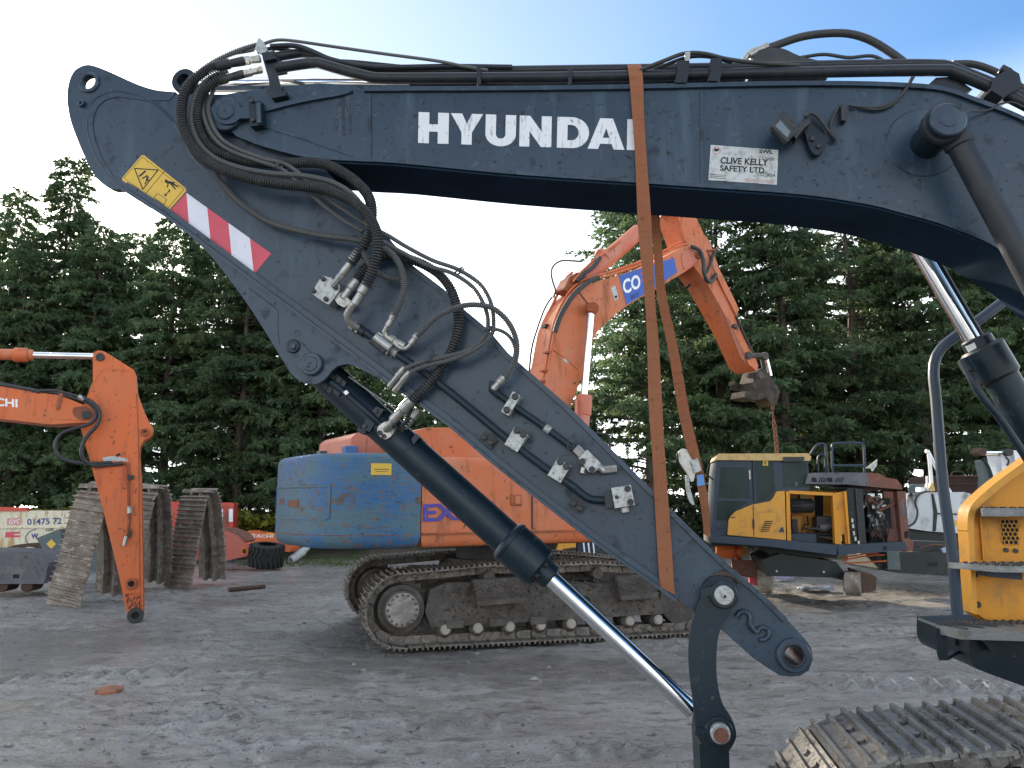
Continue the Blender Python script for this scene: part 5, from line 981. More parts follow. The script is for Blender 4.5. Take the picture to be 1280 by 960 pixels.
ws = plate('load_sticker', EB, [(763.5, 359), (769, 357), (773.5, 373), (768.5, 376)], -.004, -.001, K['platew'], eb, 0); plate('print', EB, [(768, 370), (771, 369), (772, 372), (769, 373)], -.0055, -.0045, K['ink'], ws, 0)
plate('bare_patch', EB, [(704, 447), (710, 450), (711, 454), (706, 453)], -.003, -.001, K['platew'], eb, 0)
hose('weld_line', EB, [(690, 437, 0), (705, 447, 0), (722, 462, 0)], .5, K['orangeu'], eb, seg=6); hose('thin_cable', EB, [(723, 364, -.01), (730, 373, -.01), (738, 384, -.02)], .6, K['hose'], eb, seg=6)
def epipe(pts, r, mat, nm='hydraulic_pipe'): return hose(nm, EB, pts, r, K[mat], EX, seg=8)
for dn, dx, dy in ((.04, 0, 0), (.10, -3, -3)):
    epipe([(680 + dx, 490 + dy, dn), (687 + dx, 450 + dy, dn), (692 + dx, 420 + dy, dn), (701 + dx, 392 + dy, dn), (716 + dx, 366 + dy, dn), (735 + dx, 352 + dy, dn), (762 + dx, 344 + dy, dn), (797 + dx, 332 + dy, dn), (823 + dx, 321 + dy, dn), (838 + dx, 314 + dy, dn), (846 + dx, 308 + dy, dn), (858 + dx, 305 + dy, dn)], 1.7, 'orangef')
epipe([(663, 500, .5), (668, 460, .5), (675, 425, .5), (683, 398, .5), (695, 372, .5), (706, 350, .45), (716, 340, .4)], 1.8, 'orangef'); epipe([(660, 490, .62), (664, 440, .62), (672, 410, .62), (684, 380, .62), (704, 356, .6)], 1.2, 'hose', 'hydraulic_hose')
epipe([(694, 415, -.04), (697, 404, -.06), (704, 388, -.07), (715, 371, -.07), (728, 358, -.06), (740, 350, -.04), (748, 347, -.02)], 3.1, 'hose', 'hydraulic_hose'); epipe([(721, 352, .08), (730, 342, .04), (742, 333, .04), (750, 322, .08)], 3, 'hose', 'hydraulic_hose')
epipe([(692, 372, .4), (694, 362, .4), (691, 352, .4), (689, 340, .4), (693, 331, .4), (702, 326, .4), (715, 326, .35), (728, 327, .3)], 1.3, 'hoseg', 'hydraulic_hose')
for q in ((686, 440), (682, 463), (679, 476)): plate('pipe_clip', EB, rect(q[0], q[1], 1, .1, 6, 2.5), .02, .13, K['orangeu'], eb, .004)
plate("pipe_clip", EB, rect(684, 407, 1, .1, 5, 4), .3, .4, K['darkm'], eb, .004)
acy = rod('arm_cylinder', EB, (722, 355, EW / 2), (799, 289, EW / 2), 10.5, K['orangec'], EX, 24); rod('cylinder_rod', EB, (790, 296, EW / 2), (850, 250, EW / 2), 5, K['chrome'], acy, 20)
rod('cylinder_gland', EB, (752, 323, EW / 2), (755, 321, EW / 2), 12, K['orangec'], acy, 24); hose('cylinder_pipe', EB, [(716, 352, .1), (735, 332, .1), (752, 318, .15), (775, 301, .2)], 1.6, K['orangef'], acy, seg=8)
plate('cylinder_bracket', EB, [(704, 362), (712, 346), (722, 340), (733, 345), (735, 358), (720, 368)], EW / 2 - .14, EW / 2 + .14, K['orangeu'], eb, .01)
bcy = rod('boom_cylinder', EB, (730, 497, -.16), (722, 610, -.16), 9, K['orangec'], EX, 24); rod('cylinder_rod', EB, (729, 506, -.16), (739, 388, -.16), 4.6, K['chrome'], bcy, 20)
rod('cylinder_gland', EB, (730.5, 494, -.16), (729, 520, -.16), 10, K['orangec'], bcy, 24); ce = obj('rod_eye', MB().cyl(EB.p(741, 385, -.24), EB.p(741, 385, .02), .10), K['orangeu'], bcy); rod('cylinder_neck', EB, (738, 391, -.16), (740, 380, -.16), 6, K['orangeu'], bcy)
hose('cylinder_pipe', EB, [(720, 500, -.2), (720, 512, -.25), (719, 540, -.25)], 2, K['orangec'], bcy, seg=8)
# arm
ea_o = [(838, 250), (866, 258), (869.5, 270), (880, 293), (888, 302), (890, 310), (899, 336), (918.5, 375), (923.5, 386), (921, 396), (939, 434), (948, 457), (946, 464), (936, 455), (915, 409), (885, 356), (868, 334), (858, 302), (846, 268)]
ea = plate('arm', EB, ea_o, .04, EW - .04, K['orangef'], EX, .012)
band('arm_seam', EB, [(884, 313), (893, 340), (911, 377), (930, 420), (941, 448)], [(885.5, 312.5), (894.5, 339), (912.5, 376), (931.5, 419), (942.5, 447)], .03, .041, K['orangeu'], ea, 0, 2)
plate('inner_cheek', EB, [(905, 393), (912, 400), (930, 440), (932, 455), (925, 446)], .031, .041, K['orangeu'], ea, 0)
epipe([(864, 308, -.06), (874, 313, -.1), (879, 325, -.1), (880, 340, -.1), (884, 351, -.08), (890, 351, -.04), (895, 343, .0)], 2.6, 'hose', 'hydraulic_hose'); epipe([(883, 341, .0), (888, 330, -.02), (891, 320, .0), (895, 312, .02)], 1.9, 'hose', 'hydraulic_hose'); epipe([(884, 313, .02), (895, 312, .02), (897, 309, .02)], 1.4, 'orangeu')
epipe([(848, 352, .3), (850, 359, .35), (856, 361, .4), (862, 356, .4)], 1.6, 'hose', 'hydraulic_hose'); epipe([(920, 395, .02), (932, 422, .02), (941, 440, .04)], 1.5, 'hose', 'hydraulic_hose'); epipe([(896, 344, .0), (906, 366, .02), (920, 393, .02)], 1.2, 'orangef')
plate('pipe_clip', EB, rect(920, 408, 1, .6, 7, 4), .0, .05, K['darkm'], ea, .004)
# quick hitch, tipping links and the chain
K['hitch'] = M('oily_hitch_steel', (.03, .024, .018), .75, 0, [(6, .45, .65, (.075, .058, .043)), (14, .55, .68, (.03, .025, .02))])
qh = plate('quick_hitch', EB, [(945, 465), (952, 460), (960, 466), (973, 484), (975, 490), (971, 505), (966, 508), (958, 497), (948, 500), (938, 499), (930, 497), (932, 489), (943, 488), (941, 478)], .1, EW - .14, K['hitch'], EX, .012)
disc('hitch_pin', EB, 952, 469, 5, -.04, .0, K['mud'], qh, 20); disc('hitch_pin', EB, 970, 484, 2.5, -.03, .0, K['mud'], qh, 16)
plate('hitch_jaw', EB, [(919, 476), (931, 484), (946, 481), (948, 496), (934, 497), (933, 489), (922, 486), (919, 481)], EW - .14, EW + .02, K['hitch'], qh, .01)
tl_ = rod('tipping_link', EB, (937, 444, .05), (958, 445, .05), 3.6, K['mud'], EX, 16); disc('link_pin', EB, 937, 444, 5, .0, .1, K['mud'], tl_, 18); disc('link_pin', EB, 958, 445, 5.2, .0, .1, K['mud'], tl_, 18)
rod('tipping_link', EB, (957.5, 447, .1), (963, 470, .1), 2.6, K['chrome'], EX, 14); rod('tipping_link', EB, (953, 447, .4), (957, 468, .4), 3, K['darkm'], EX, 14)
CH = thing('chain', EB.mat(), 'rusty steel chain hanging down from the quick hitch above the yellow cab', 'chain')
cs = EB.s(970, 520, .2)
lk_me = None
P = [(966.5, 506), (966, 516), (967.5, 526), (969.5, 544), (971.5, 570)]
cc = resample(cr([EB.p(x, y, .25) for x, y in P], 6), .052)
for k, (a, b) in enumerate(zip(cc, cc[1:])):
    mbx = MB(); L = .036; Wd = .017
    loop = [Vector((Wd * math.cos(t), 0, L * math.sin(t))) for t in np.linspace(0, 2 * math.pi, 11)]
    if lk_me is None:
        mbx.tube(loop, .0085, 6, False); lk_me = mbx.mesh('chain_link'); lk_me.materials.append(K['rust'])
    for s_ in ((0,) if k < 6 else (-.02, .02)):
        d = (b - a).normalized(); m = Matrix.Rotation(R(90 * (k % 2) + (40 if s_ > 0 else 0)), 4, 'Z'); m = d.to_track_quat('Z', 'Y').to_matrix().to_4x4() @ m; m.translation = (a + b) / 2 + Vector((s_, 0, 0)); inst('chain_link', lk_me, m, CH)
rod('shackle', EB, (966.5, 500, .25), (966, 512, .25), 2.2, K['rust'], CH, 8)
# things behind the tracks, right of the big cylinder
rail_ = thing('hand_rail', HX.mat(2.6, .2, 2.4), 'thin dark bent hand rail on the orange excavator deck behind the big arm', 'rail')
hose('rail', Frame(*HX.w(0, .4, 0).to_2d(), 30), [(742, 560, 0), (742, 543, 0), (750, 542, 0), (759, 544, 0), (762, 552, 0), (763, 585, 0)], 1.3, K['darkm'], rail_, seg=8)

# ------------------------------------------------------------------ orange boom and arm at the left
LF = Frame(*gnd(166, 776).to_2d(), 22)
LX = thing('excavator', LF.mat(), 'clean orange excavator arm standing on its tip at the left, boom leaving the photo', 'excavator')
la_o = cr([(116, 444), (118, 440), (124, 438), (131, 439.5)], 3) + [(167, 462), (169, 466), (171, 490), (179, 512)] + cr([(186, 527), (190, 533), (190.5, 541), (187, 546), (180, 550)], 3) + [(175, 558), (174, 570), (176, 600), (178, 680), (179, 764)] + [(169 + 9.5 * math.cos(R(a)), 770 + 9 * math.sin(R(a))) for a in (0, 30, 60, 90, 120, 150)] + [(158, 764), (150, 725), (130, 642), (115, 585), (104, 547), (100, 532), (104, 510), (110, 492), (116, 477), (116, 455)]
la = plate('arm', LF, [tuple(p) for p in la_o], 0, .36, K['orange'], LX, .012)
band('weld_seam', LF, [(110, 492), (117, 478), (124, 466), (130, 461), (140, 460), (167, 464)], [(110.6, 492.8), (117.8, 478.7), (124.8, 467), (130.3, 462), (140, 461.2), (167, 465.3)], -.007, .002, K['orange'], la, .002, 3)
band('weld_seam', LF, [(170, 492), (172.5, 545), (174, 700), (175, 758)], [(171.2, 492), (173.7, 545), (175.2, 700), (176.2, 758)], -.006, .002, K['orangeu'], la, .002, 2)
for x, y, r, hr, mt in ((125, 446, 5, 0, 'darkm'), (181.5, 540, 5, 2, 'orangeu'), (164, 730, 7, 3.6, 'orangeu'), (169, 769.5, 9.6, 4.2, 'darkm')): disc('pivot_bush', LF, x, y, r, -.05, .001, K[mt], la, 24, hole=hr) if hr else disc('pivot_pin', LF, x, y, r, -.04, .001, K[mt], la, 24)
for x, y, r in ((164, 730, 3.8), (169, 769.5, 4.4)): disc('pin_bore', LF, x, y, r, -.015, .001, K['blackhole'], la, 20)
plate('bare_patch', LF, [(128, 572), (140, 570), (158, 573), (161, 577), (148, 576), (130, 577)], -.003, -.0005, K['platew'], la, 0); plate('scar', LF, [(144, 569), (149, 566), (151, 568), (147, 571)], -.004, -.0005, K['ink'], la, 0)
K['tipwear'] = M('worn_tip', (.56, .12, .03), .6, 0, [((40, 40, 22), .48, .54, (.03, .025, .02))]); plate('worn_band', LF, [(155, 742), (176, 741), (177.5, 760), (158.5, 762)], -.003, -.0005, K['tipwear'], la, 0)
hose('hydraulic_pipe', LF, [(153, 579, -.03), (159, 580, -.03), (160.5, 590, -.03), (161, 630, -.03), (161.5, 650, -.03), (160, 662, -.03), (157, 675, -.03)], 1.4, K['orangeu'], LX, seg=8); rod('valve', LF, (162, 633, -.05), (162, 642, -.05), 3.4, K['zinc'], LX, 12); rod('pipe_fitting', LF, (158, 670, -.05), (155, 682, -.05), 2.2, K['zinc'], LX, 8); plate('pipe_clip', LF, [(159, 594), (167, 594), (167, 599), (159, 599)], -.05, .0, K['darkm'], la, .003)
hose('hydraulic_pipe', LF, [(161, 662, -.04), (163, 665, -.05), (161, 672, -.05)], 2, K['brown'], LX, seg=8)
lb_o = [(-420, 455), (-200, 458), (-60, 474), (0, 482.5), (50, 491), (75, 494), (102, 505), (112, 510)] + [(108 + 10.5 * math.cos(R(a)), 518.5 + 10 * math.sin(R(a))) for a in (-60, -30, 0, 30, 60, 90)] + [(103, 528), (65, 530.5), (50, 529), (0, 523.5), (-60, 517), (-200, 515), (-420, 540)]
lb = plate('boom', LF, lb_o, -.1, .46, K['orange'], LX, .01)
plate('pivot_plate', LF, cr([(91, 512), (95, 509), (108, 508), (116, 516), (114, 524), (104, 526), (93, 520)], 3, True), -.118, -.099, K['orangeu'], lb, .004); disc('pivot_pin', LF, 108, 518.5, 5, -.15, -.11, K['darkm'], lb, 24)
plate('doubler', LF, [(60, 502), (86, 506), (102, 514), (104, 526), (64, 523), (58, 519)], -.107, -.099, K['orange'], lb, .004); band('weld_seam', LF, [(44, 493), (42, 524)], [(45, 493), (43, 524)], -.106, -.099, K['orange'], lb, .002, 1)
lettering('lettering', 'HITACHI', LF, (-46, 504.5), (22, 509.3), (-46, 494), -.102, K['whitep'], lb, .03, 0)
lc = rod('arm_cylinder', LF, (-240, 439.5, .18), (36, 443.5, .18), 7.5, K['orangef'], LX, 24); rod('cylinder_gland', LF, (17, 443.5, .18), (35, 443.7, .18), 9, K['orangef'], lc, 24); rod('gland_nut', LF, (35, 443.7, .18), (41.5, 443.8, .18), 6.8, K['orangef'], lc, 20); rod('cylinder_rod', LF, (40, 443.8, .18), (120, 445.5, .18), 4, K['chrome'], lc, 20)
for i, pts in enumerate(([(102, 497, -.14), (112, 501, -.16), (121, 509, -.18), (125, 519, -.18), (121, 532, -.18), (110, 544, -.17), (104, 554, -.16), (102, 566, -.15), (106, 576, -.13), (118, 582, -.1), (135, 581, -.06), (153, 579.5, -.04)],
        [(104, 500, -.12), (114, 506, -.14), (120, 514, -.15), (119, 523, -.15), (112, 530, -.15), (95, 535, -.15), (78, 541, -.15), (70, 552, -.15), (70, 563, -.15), (78, 573, -.14), (95, 578, -.12), (118, 579, -.1), (140, 578, -.06)])): hose('hydraulic_hose', LF, pts, 2.5 - i * .3, K['hose'], LX)
for pts in ([(-60, 474, -.1), (0, 481, -.1), (40, 488, -.1), (50, 491, -.1)], [(40, 489, -.1), (66, 488, -.1), (80, 491, -.12), (96, 495, -.13), (104, 498, -.14)], [(-60, 470, .1), (0, 479, .1), (50, 489, .1), (70, 492, .1), (104, 502, .0)]): hose('hydraulic_hose', LF, pts, 1.8, K['hose'], LX)
plate('hose_bracket', LF, [(75, 489), (79, 488), (77, 500), (74, 512), (70, 512), (71, 506)], -.13, -.1, K['orangeu'], lb, .004); rod('hose_fitting', LF, (98, 495, -.14), (105, 500, -.14), 3, K['zinc'], LX, 8)

# ------------------------------------------------------------------ old crawler tracks stood on end
SH3 = shoe_mesh('track_shoe', .62, .19, .05, True, 'shoed', ((-.38, 1.2), (.14, 1.1)))
def standing(px, py, yaw, H_, D_, leanu, wid, label, sx=1.0):
    g = gnd(px, py); F = Frame(g.x, g.y, yaw)     # u runs across the shoes; the loop itself lies in the n-z plane
    t = thing('steel_track', F.mat(), label, 'track', 'old tracks stood on end'); r = D_ / 2
    poly = [(0, .03), (.03, .35), (.10, .8), (.17, H_ * .66)] + [(r + (r - .2) * math.cos(R(a)) + .02, H_ - r + (r) * math.sin(R(a))) for a in (160, 140, 120, 100, 80, 60, 40, 20)] + [(D_ - .04, H_ * .55), (D_ + .06, .6), (D_ + .12, .03)]
    P = resample(cr([Vector((a, b, 0)) for a, b in poly], 4), .185)
    for i, q in enumerate(P[:-1]):
        d = (P[i + 1] - q).normalized(); c = F.w(leanu * q.y / H_ + random.gauss(0, .006), q.x, q.y + random.gauss(0, .004))
        Xd = F.nv * d.x + Vector((0, 0, d.y)) + F.u * (leanu / H_ * d.y); Xd.normalize(); Y = F.u; Z = (Xd.cross(Y)).normalized(); Y = Z.cross(Xd)
        if Z.dot(F.nv * (q.x - r) + Vector((0, 0, q.y - .8 if q.y > 1.2 else 0))) < 0: Z = -Z; Y = -Y
        m = Matrix((Xd, Y, Z)).transposed().to_4x4() @ Matrix.Diagonal((1, wid / .62, 1, 1)); m.translation = c; inst('track_shoe', SH3, m, t)
    return t
standing(79, 757, -24, 2.1, .85, .22, .88, 'rusty track stood on end beside the grey slab, leaning behind the orange arm')
standing(148, 740, -22, 2.12, .85, .2, .78, 'darker track stood on end, half hidden behind the orange arm')
standing(222, 735, -24, 2.05, .85, .04, .78, 'rusty track stood on end in front of the red cab panel')

# ------------------------------------------------------------------ scrap along the left side
def at_ground(px, py, yaw=0): g = gnd(px, py); return Frame(g.x, g.y, yaw)
F = at_ground(30, 745, 8)
t = thing('steel_slab', F.mat(), 'grey steel frame section lying on the ground at the left edge', 'steel frame')
plate('upper_plate', F, [(-40, 688), (0, 688), (40, 690), (62, 704), (58, 708), (-40, 707)], .1, 1.1, K['greym'], t, .02); plate('side_plate', F, [(-40, 708), (60, 706), (57, 722), (54, 730), (-40, 730)], 0, 1.2, K['greym'], t, .02)
plate('slot', F, [(16, 718), (24, 718), (24, 723), (16, 723)], -.004, .01, K['blackhole'], t, 0)
for x in (2, 33): obj('roller', MB().cyl(F.p(x, 733, .1), F.p(x, 733, .1) + F.nv * .5, .11), K['brown'], t)
F = Frame(*gnd(40, 690, .25).to_2d(), 4)
t = thing('lorry_body', F.mat(), 'rusty cream lorry body with a blue phone number and red top rail', 'lorry')
bd = plate('side_board', F, [(-60, 638), (95, 638.5), (95, 686), (-60, 690)], 0, 1.6, K['skipw'], t, .02)
plate('top_rail', F, [(-60, 633.5), (30, 634), (36, 639), (-60, 639)], -.06, .2, K['red'], t, .02); plate('rail_rib', F, [(-60, 659), (95, 658), (95, 660), (-60, 661)], -.05, .0, K['skipw'], bd, .01)
lettering('lettering', '01475 72', F, (34, 656.5), (77, 655), (34, 648.5), -.008, K['navyink'], bd, .02, 0)
lg = plate('logo', F, [(9, 648), (27, 647.5), (26, 656), (8.5, 656)], -.008, -.002, K['inkred'], bd, 0); lettering('lettering', 'GVC', F, (11, 655), (25, 654.5), (11.5, 649.5), -.011, K['whitep'], lg, .01, 0, 0)
plate('logo', F, [(7, 665), (25, 664.5), (25, 667), (17, 667.5), (17, 669), (25, 669), (25, 671.5), (6, 672)], -.008, -.002, K['redsk'], bd, 0)
line([(38, 682), (33, 677), (32, 671), (36, 665), (45, 661)], 1.0, bd, 'navyink', -.008, F, 'logo'); lettering('lettering', 'W', F, (39, 673.5), (48, 673), (39, 667), -.008, K['navyink'], bd, .04, 0); lettering('lettering', 'GR', F, (57, 664.5), (68, 663.5), (57, 661), -.008, K['ink'], bd, .02, 0)
for x in (41, 78): obj('lifting_eye', MB().tube([F.p(x + 2.5 * math.cos(a), 637 - 2.5 * math.sin(a), .1) for a in np.linspace(0, math.pi, 8)], .025, 8), K['darkm'], t)
plate('chassis', F, [(-60, 689), (95, 686), (95, 696), (-60, 700)], .2, 1.2, K['darkm'], t, .02)
F = at_ground(62, 715, -6)
t = thing('grey_loader', F.mat(), 'grey green loader arm with a yellow diamond sticker behind the first track', 'machine arm')
plate('arm', F, [(45, 673), (57, 668), (75, 661), (78, 700), (64, 706), (56, 690)], .2, .45, K['tealg'], t, .02); plate('base', F, [(50, 690), (130, 670), (138, 700), (118, 718), (60, 716)], .45, 1.2, K['tealg'], t, .03); plate('sticker', F, [(58, 680), (64, 674), (70, 680), (64, 686)], .19, .198, K['yellow'], t, 0)
F = at_ground(25, 712, 5)
t = thing('mudguard', F.mat(), 'curved brown rusty mudguard lying under the cream lorry body', 'mudguard')
obj('panel', MB().prism([F.p(x, y, 0) for x, y in [tuple(p) for p in cr([(5, 686), (20, 681), (40, 680), (58, 688), (66, 697)], 4)] + [tuple(p) for p in cr([(64, 699), (56, 691), (40, 684), (20, 685), (5, 690)], 4)]], F.nv * .6), K['brown'], t, .006)
F = at_ground(235, 705, 14)
t = thing('cab_shell', F.mat(), 'red machine body panel with a white stripe behind the third standing track', 'machine')
plate('body', F, [(189, 692), (191, 672), (196, 636), (202, 628.5), (214, 627), (292, 628.5), (291, 662), (280, 700), (200, 700)], .3, 1.7, K['red'], t, .05)
plate('door', F, [(197, 690), (199, 662), (203, 642), (216, 641), (214, 688)], .28, .3, K['orange'], t, .01); plate('sticker', F, [(205, 655), (209, 648), (209, 663), (205, 672)], .272, .28, K['yellow'], t, 0)
plate('stripe', F, [(262, 637), (291, 636), (291, 652), (262, 653)], .29, .299, K['whitep'], t, 0); K['rustst'] = M('rust_streak', (.42, .07, .05), .6, 0, [((9, 9, 2), .42, .56, (.14, .06, .04))]); plate('rust_streak', F, [(279, 632), (286, 632), (286, 668), (278, 664)], .284, .29, K['rustst'], t, 0)
plate('ledge', F, [(188, 684), (214, 680), (214, 686), (188, 692)], .2, .31, K['red'], t, .01); plate('chassis', F, [(190, 692), (290, 696), (288, 716), (192, 716)], .5, 1.5, K['tealg'], t, .03)
obj('exhaust_cap', MB().lathe(F.p(270, 628, .8), Vector((0, 0, 1)), [(0, .1), (.06, .12), (.1, .06)], 16), K['darkm'], t)
F = at_ground(275, 712, -10)
t = thing('loader_boom', F.mat(), 'dull red boom foot with a round pin hole lying against the tyre', 'machine arm')
lo_ = [(262, 668), (270, 661), (284, 662), (298, 668), (307, 678)] + [tuple(p) for p in cr([(313, 681), (316, 687), (313, 693), (306, 696)], 3)] + [(286, 700), (266, 708), (262, 704)]
for n0 in (0, .42): p_ = plate('side_plate', F, lo_, n0, n0 + .05, K['redf'], t, .008, holes=[(305.5, 689, 3)]); disc('pin_boss', F, 305.5, 689, 5.2, n0 - .03, n0 + .001, K['orange'], p_, 20, hole=3)
plate('cover_plate', F, [(268, 663), (272, 660), (285, 660.5), (300, 666), (309, 676), (305, 678), (297, 669), (284, 663.5)], -.004, .48, K['rustp'], t, .01); plate('web_plate', F, [(262, 668), (284, 666), (300, 676), (284, 698), (262, 704)], .05, .42, K['redf'], t, .01)
def tyre(F, px, py, R_, W_, tilt, label):
    c = F.p(px, py, 0); t = thing('tyre', at((c.x, c.y, 0)), label, 'tyre'); ax = Vector(tilt).normalized()
    prof = [(-W_ / 2, R_ * .55), (-W_ / 2, R_ * .86), (-W_ * .42, R_ * .96), (-W_ * .3, R_), (W_ * .3, R_), (W_ * .42, R_ * .96), (W_ / 2, R_ * .86), (W_ / 2, R_ * .55)]
    o = obj('carcass', MB().lathe(c, ax, prof, 40, False), K['tyre'], t); a = ax.orthogonal().normalized(); b = ax.cross(a)
    for i in range(22):
        an = 2 * math.pi * i / 22
        for s in (-1, 1):
            rr = R_ * 1.01; pts = [c + ax * (s * W_ * w_) + (a * math.cos(an + da) + b * math.sin(an + da)) * rr for w_, da in ((.02, 0), (.2, .16), (.46, .2), (.46, .32), (.2, .27), (.02, .11))]
            nrm = (a * math.cos(an + .15) + b * math.sin(an + .15)); obj('lug', MB().prism([p - nrm * .03 for p in pts], nrm * .06), K['tyre'], o)
F = at_ground(335, 712, 0)
tyre(F, 333, 694, .44, .6, (.10, -.12, 1), 'worn black machine tyre lying tilted behind the red boom foot')
F = at_ground(330, 704, -14)
t = thing('body_panel', F.mat(), 'flat orange machine panel lettered in white lying behind the tyre', 'panel')
p_ = plate('panel', F, [(303, 666), (312, 663), (318, 665), (344, 668), (359, 673), (365, 684), (362, 690), (300, 686)], 0, .5, K['orange'], t, .02); lettering('lettering', 'HITACHI', F, (307, 671.5), (341, 672.5), (307, 667.5), -.006, K['whitep'], p_, .02, 0); plate('sticker', F, [(334, 666), (343, 667), (343, 669), (334, 668)], -.003, .0, K['yellow'], p_, 0)
F = at_ground(372, 704, 0)
t = thing('scrap_ram', F.mat(), 'dirty white hydraulic ram end lying in the scrap by the blue counterweight', 'scrap')
A = F.p(363.5, 700, 0); B = F.p(383, 686, .5); obj('barrel', MB().lathe(A, B - A, [(0, .05), (0, .10), (.04, .12), (.5, .13), (.62, .09), (.75, .07)], 24), K['platew'], t); obj('bore', MB().lathe(A - (B - A).normalized() * .004, B - A, [(0, .05), (.02, .05)], 16), K['rust'], t)
for i, (px, py) in enumerate(((380, 696), (388, 693), (374, 690))):
    g = gnd(px, py); t = thing('scrap_block', at(g), ['rusty block beside the scrap ram', 'dark lump of scrap right of the ram', 'pale bent bracket behind the ram'][i], 'scrap'); obj('lump', MB().box(g + Vector((0, .2, .09)), (.3, .3, .2), Matrix.Rotation(i + .4, 3, 'Z'), (.7, .6)), K[('rust', 'darkm', 'platew')[i]], t, .02)
A = gnd(286, 737, .03); B = gnd(331, 733, .03); t = thing('steel_pipe', at(A), 'short brown rusty pipe lying on the mud', 'pipe'); obj('pipe', MB().lathe(A, B - A, [(0, .03), (0, .045), ((B - A).length, .045), ((B - A).length, .03)], 14), K['brown'], t)
g = gnd(146, 860, .0); t = thing('scrap_flake', at(g), 'flat orange brown flake of rust in the mud at lower left', 'scrap'); obj('flake', MB().prism([gnd(x, y, .02) for x, y in ((118, 863), (128, 858), (140, 856), (155, 857), (152, 861), (140, 864), (124, 866))], Vector((0, 0, -.03))), M('orange_rust', (.30, .12, .06), .8, 0, [(9, .45, .6, (.10, .07, .05))]), t, .006)
F = Frame(*gnd(190, 700).to_2d(), 10); t = thing('roller_box', F.mat(), 'yellow machine edge showing between two standing tracks', 'machine'); plate('box', F, [(183, 637), (196, 637), (196, 645), (183, 645)], .8, 1.6, K['yel'], t, .02); plate('post', F, [(186, 645), (194, 645), (194, 700), (186, 700)], .9, 1.4, K['darkm'], t, .02)
# ------------------------------------------------------------------ stripped yellow excavator at the right
WF = Frame(4.95, 14.2, -10)
WX = thing('excavator', WF.mat(), 'stripped yellow excavator with dark blue cab and burnt engine bay', 'excavator')
def wp(name, pts, n0, n1, mat, parent=None, bevel=.012, **k): return plate(name, WF, pts, n0, n1, K[mat], parent or WX, bevel, **k)
cb = wp('cab', [(890, 669), (891, 655), (894, 590), (896, 575), (1010, 575), (1012, 613), (981, 614), (982, 672)], .0, 1.5, 'navy')
wp('cab_roof', [(895, 575), (898, 567), (1010, 566.5), (1014, 571), (1013, 576)], -.06, 1.55, 'cream', cb, .03)
for pts in ([(901, 584), (935, 584), (937.5, 623), (899, 622)], [(896.5, 628), (936, 626.5), (921, 637), (911, 648), (909, 650.5), (896, 650)], [(944, 576.5), (966, 576.5), (969, 611), (957, 625), (947, 627)], [(979, 578), (1008.5, 579), (1009.5, 609), (980, 609)]): wp('window', pts, -.012, .0, 'glass', cb, 0)
wp('door_seam', [(939.5, 575), (941, 575), (943, 628), (941.5, 628)], -.008, .0, 'blackhole', cb, 0); wp('window_bar', [(918.5, 584), (919.5, 584), (919, 623), (918, 623)], -.02, -.011, 'darkm', cb, 0); wp('door_rail', [(898, 623), (937, 624), (936.5, 627), (897, 626)], -.03, .0, 'navy', cb, .004); wp('door_handle', [(936, 588), (938, 588), (938.5, 599), (936.5, 599)], -.04, .0, 'zinc', cb, .003); wp('door_handle', [(895, 658), (904, 657), (904, 660), (895, 661)], -.03, .0, 'darkm', cb, .003)
sk = wp('sticker', [(953.5, 575.5), (960, 575.5), (960, 582), (953.5, 582)], -.016, -.012, 'yellow', cb, 0); lettering('print', '8', WF, (955.3, 581), (958.3, 581), (955.3, 576.7), -.0185, K['ink'], sk, .02, 0); wp('sticker', [(994, 602.5), (997, 602.5), (997, 607.5), (994, 607.5)], -.016, -.012, 'tealg', cb, 0); wp('lamp_pod', [(979, 571), (1006, 571), (1004, 577), (980, 577)], -.1, .0, 'darkm', cb, .01)
wp('seat', [(949, 626), (957, 612), (967, 603), (969, 614), (965, 626)], .1, .5, 'darkm', cb, .03) if 0 else None
ys = wp('side_panel', [(909.5, 668.5), (911, 650), (914, 645), (920, 639), (940, 631), (963, 626.5), (967, 622), (970.5, 614.5), (981, 613.5), (982.5, 675)], -.1, .2, 'yel', None, .02)
wp('panel_gap', [(941, 631.5), (942, 631.5), (943, 671), (942, 671)], -.104, -.098, 'darkm', ys, 0); wp('hatch', [(950, 644), (953, 641.5), (969, 640.5), (970.5, 643), (970.5, 665), (968, 667), (950, 665.5), (948.5, 663)], -.106, -.099, 'yel', ys, .004)
for i in range(6): wp('vent_slot', [(955.5 - i * .9, 651.5 + i * 2.4), (966 - i * .9, 651 + i * 2.4), (965.6 - i * .9, 652.2 + i * 2.4), (955.1 - i * .9, 652.8 + i * 2.4)], -.109, -.105, 'blackhole', ys, 0)
wp('maker_badge', [(973.5, 665), (976, 659), (979, 659), (980.5, 665.5)], -.104, -.098, 'navy', ys, 0); wp('hinge', [(940.5, 649), (943, 649), (943.3, 661), (941, 661)], -.12, -.1, 'darkm', ys, .003); wp('slot', [(914, 646), (919, 645.8), (919, 647.3), (914, 647.5)], -.104, -.098, 'darkm', ys, 0)
wp('deck_beam', [(889, 669), (982, 675.5), (1046, 681), (1046, 694), (1006, 689), (960, 683), (889, 678)], -.2, .3, 'navy'); wp('deck_beam', [(1046, 681.5), (1132, 677), (1134, 687.5), (1048, 694)], -.15, .4, 'navy')
wp('beam_slot', [(1104, 683), (1109, 682.5), (1109, 687), (1104, 687.5)], -.156, -.149, 'blackhole', None, 0); wp('floor', [(889, 672), (1132, 680), (1132, 686), (889, 682)], .3, 2.4, 'darkg', None)
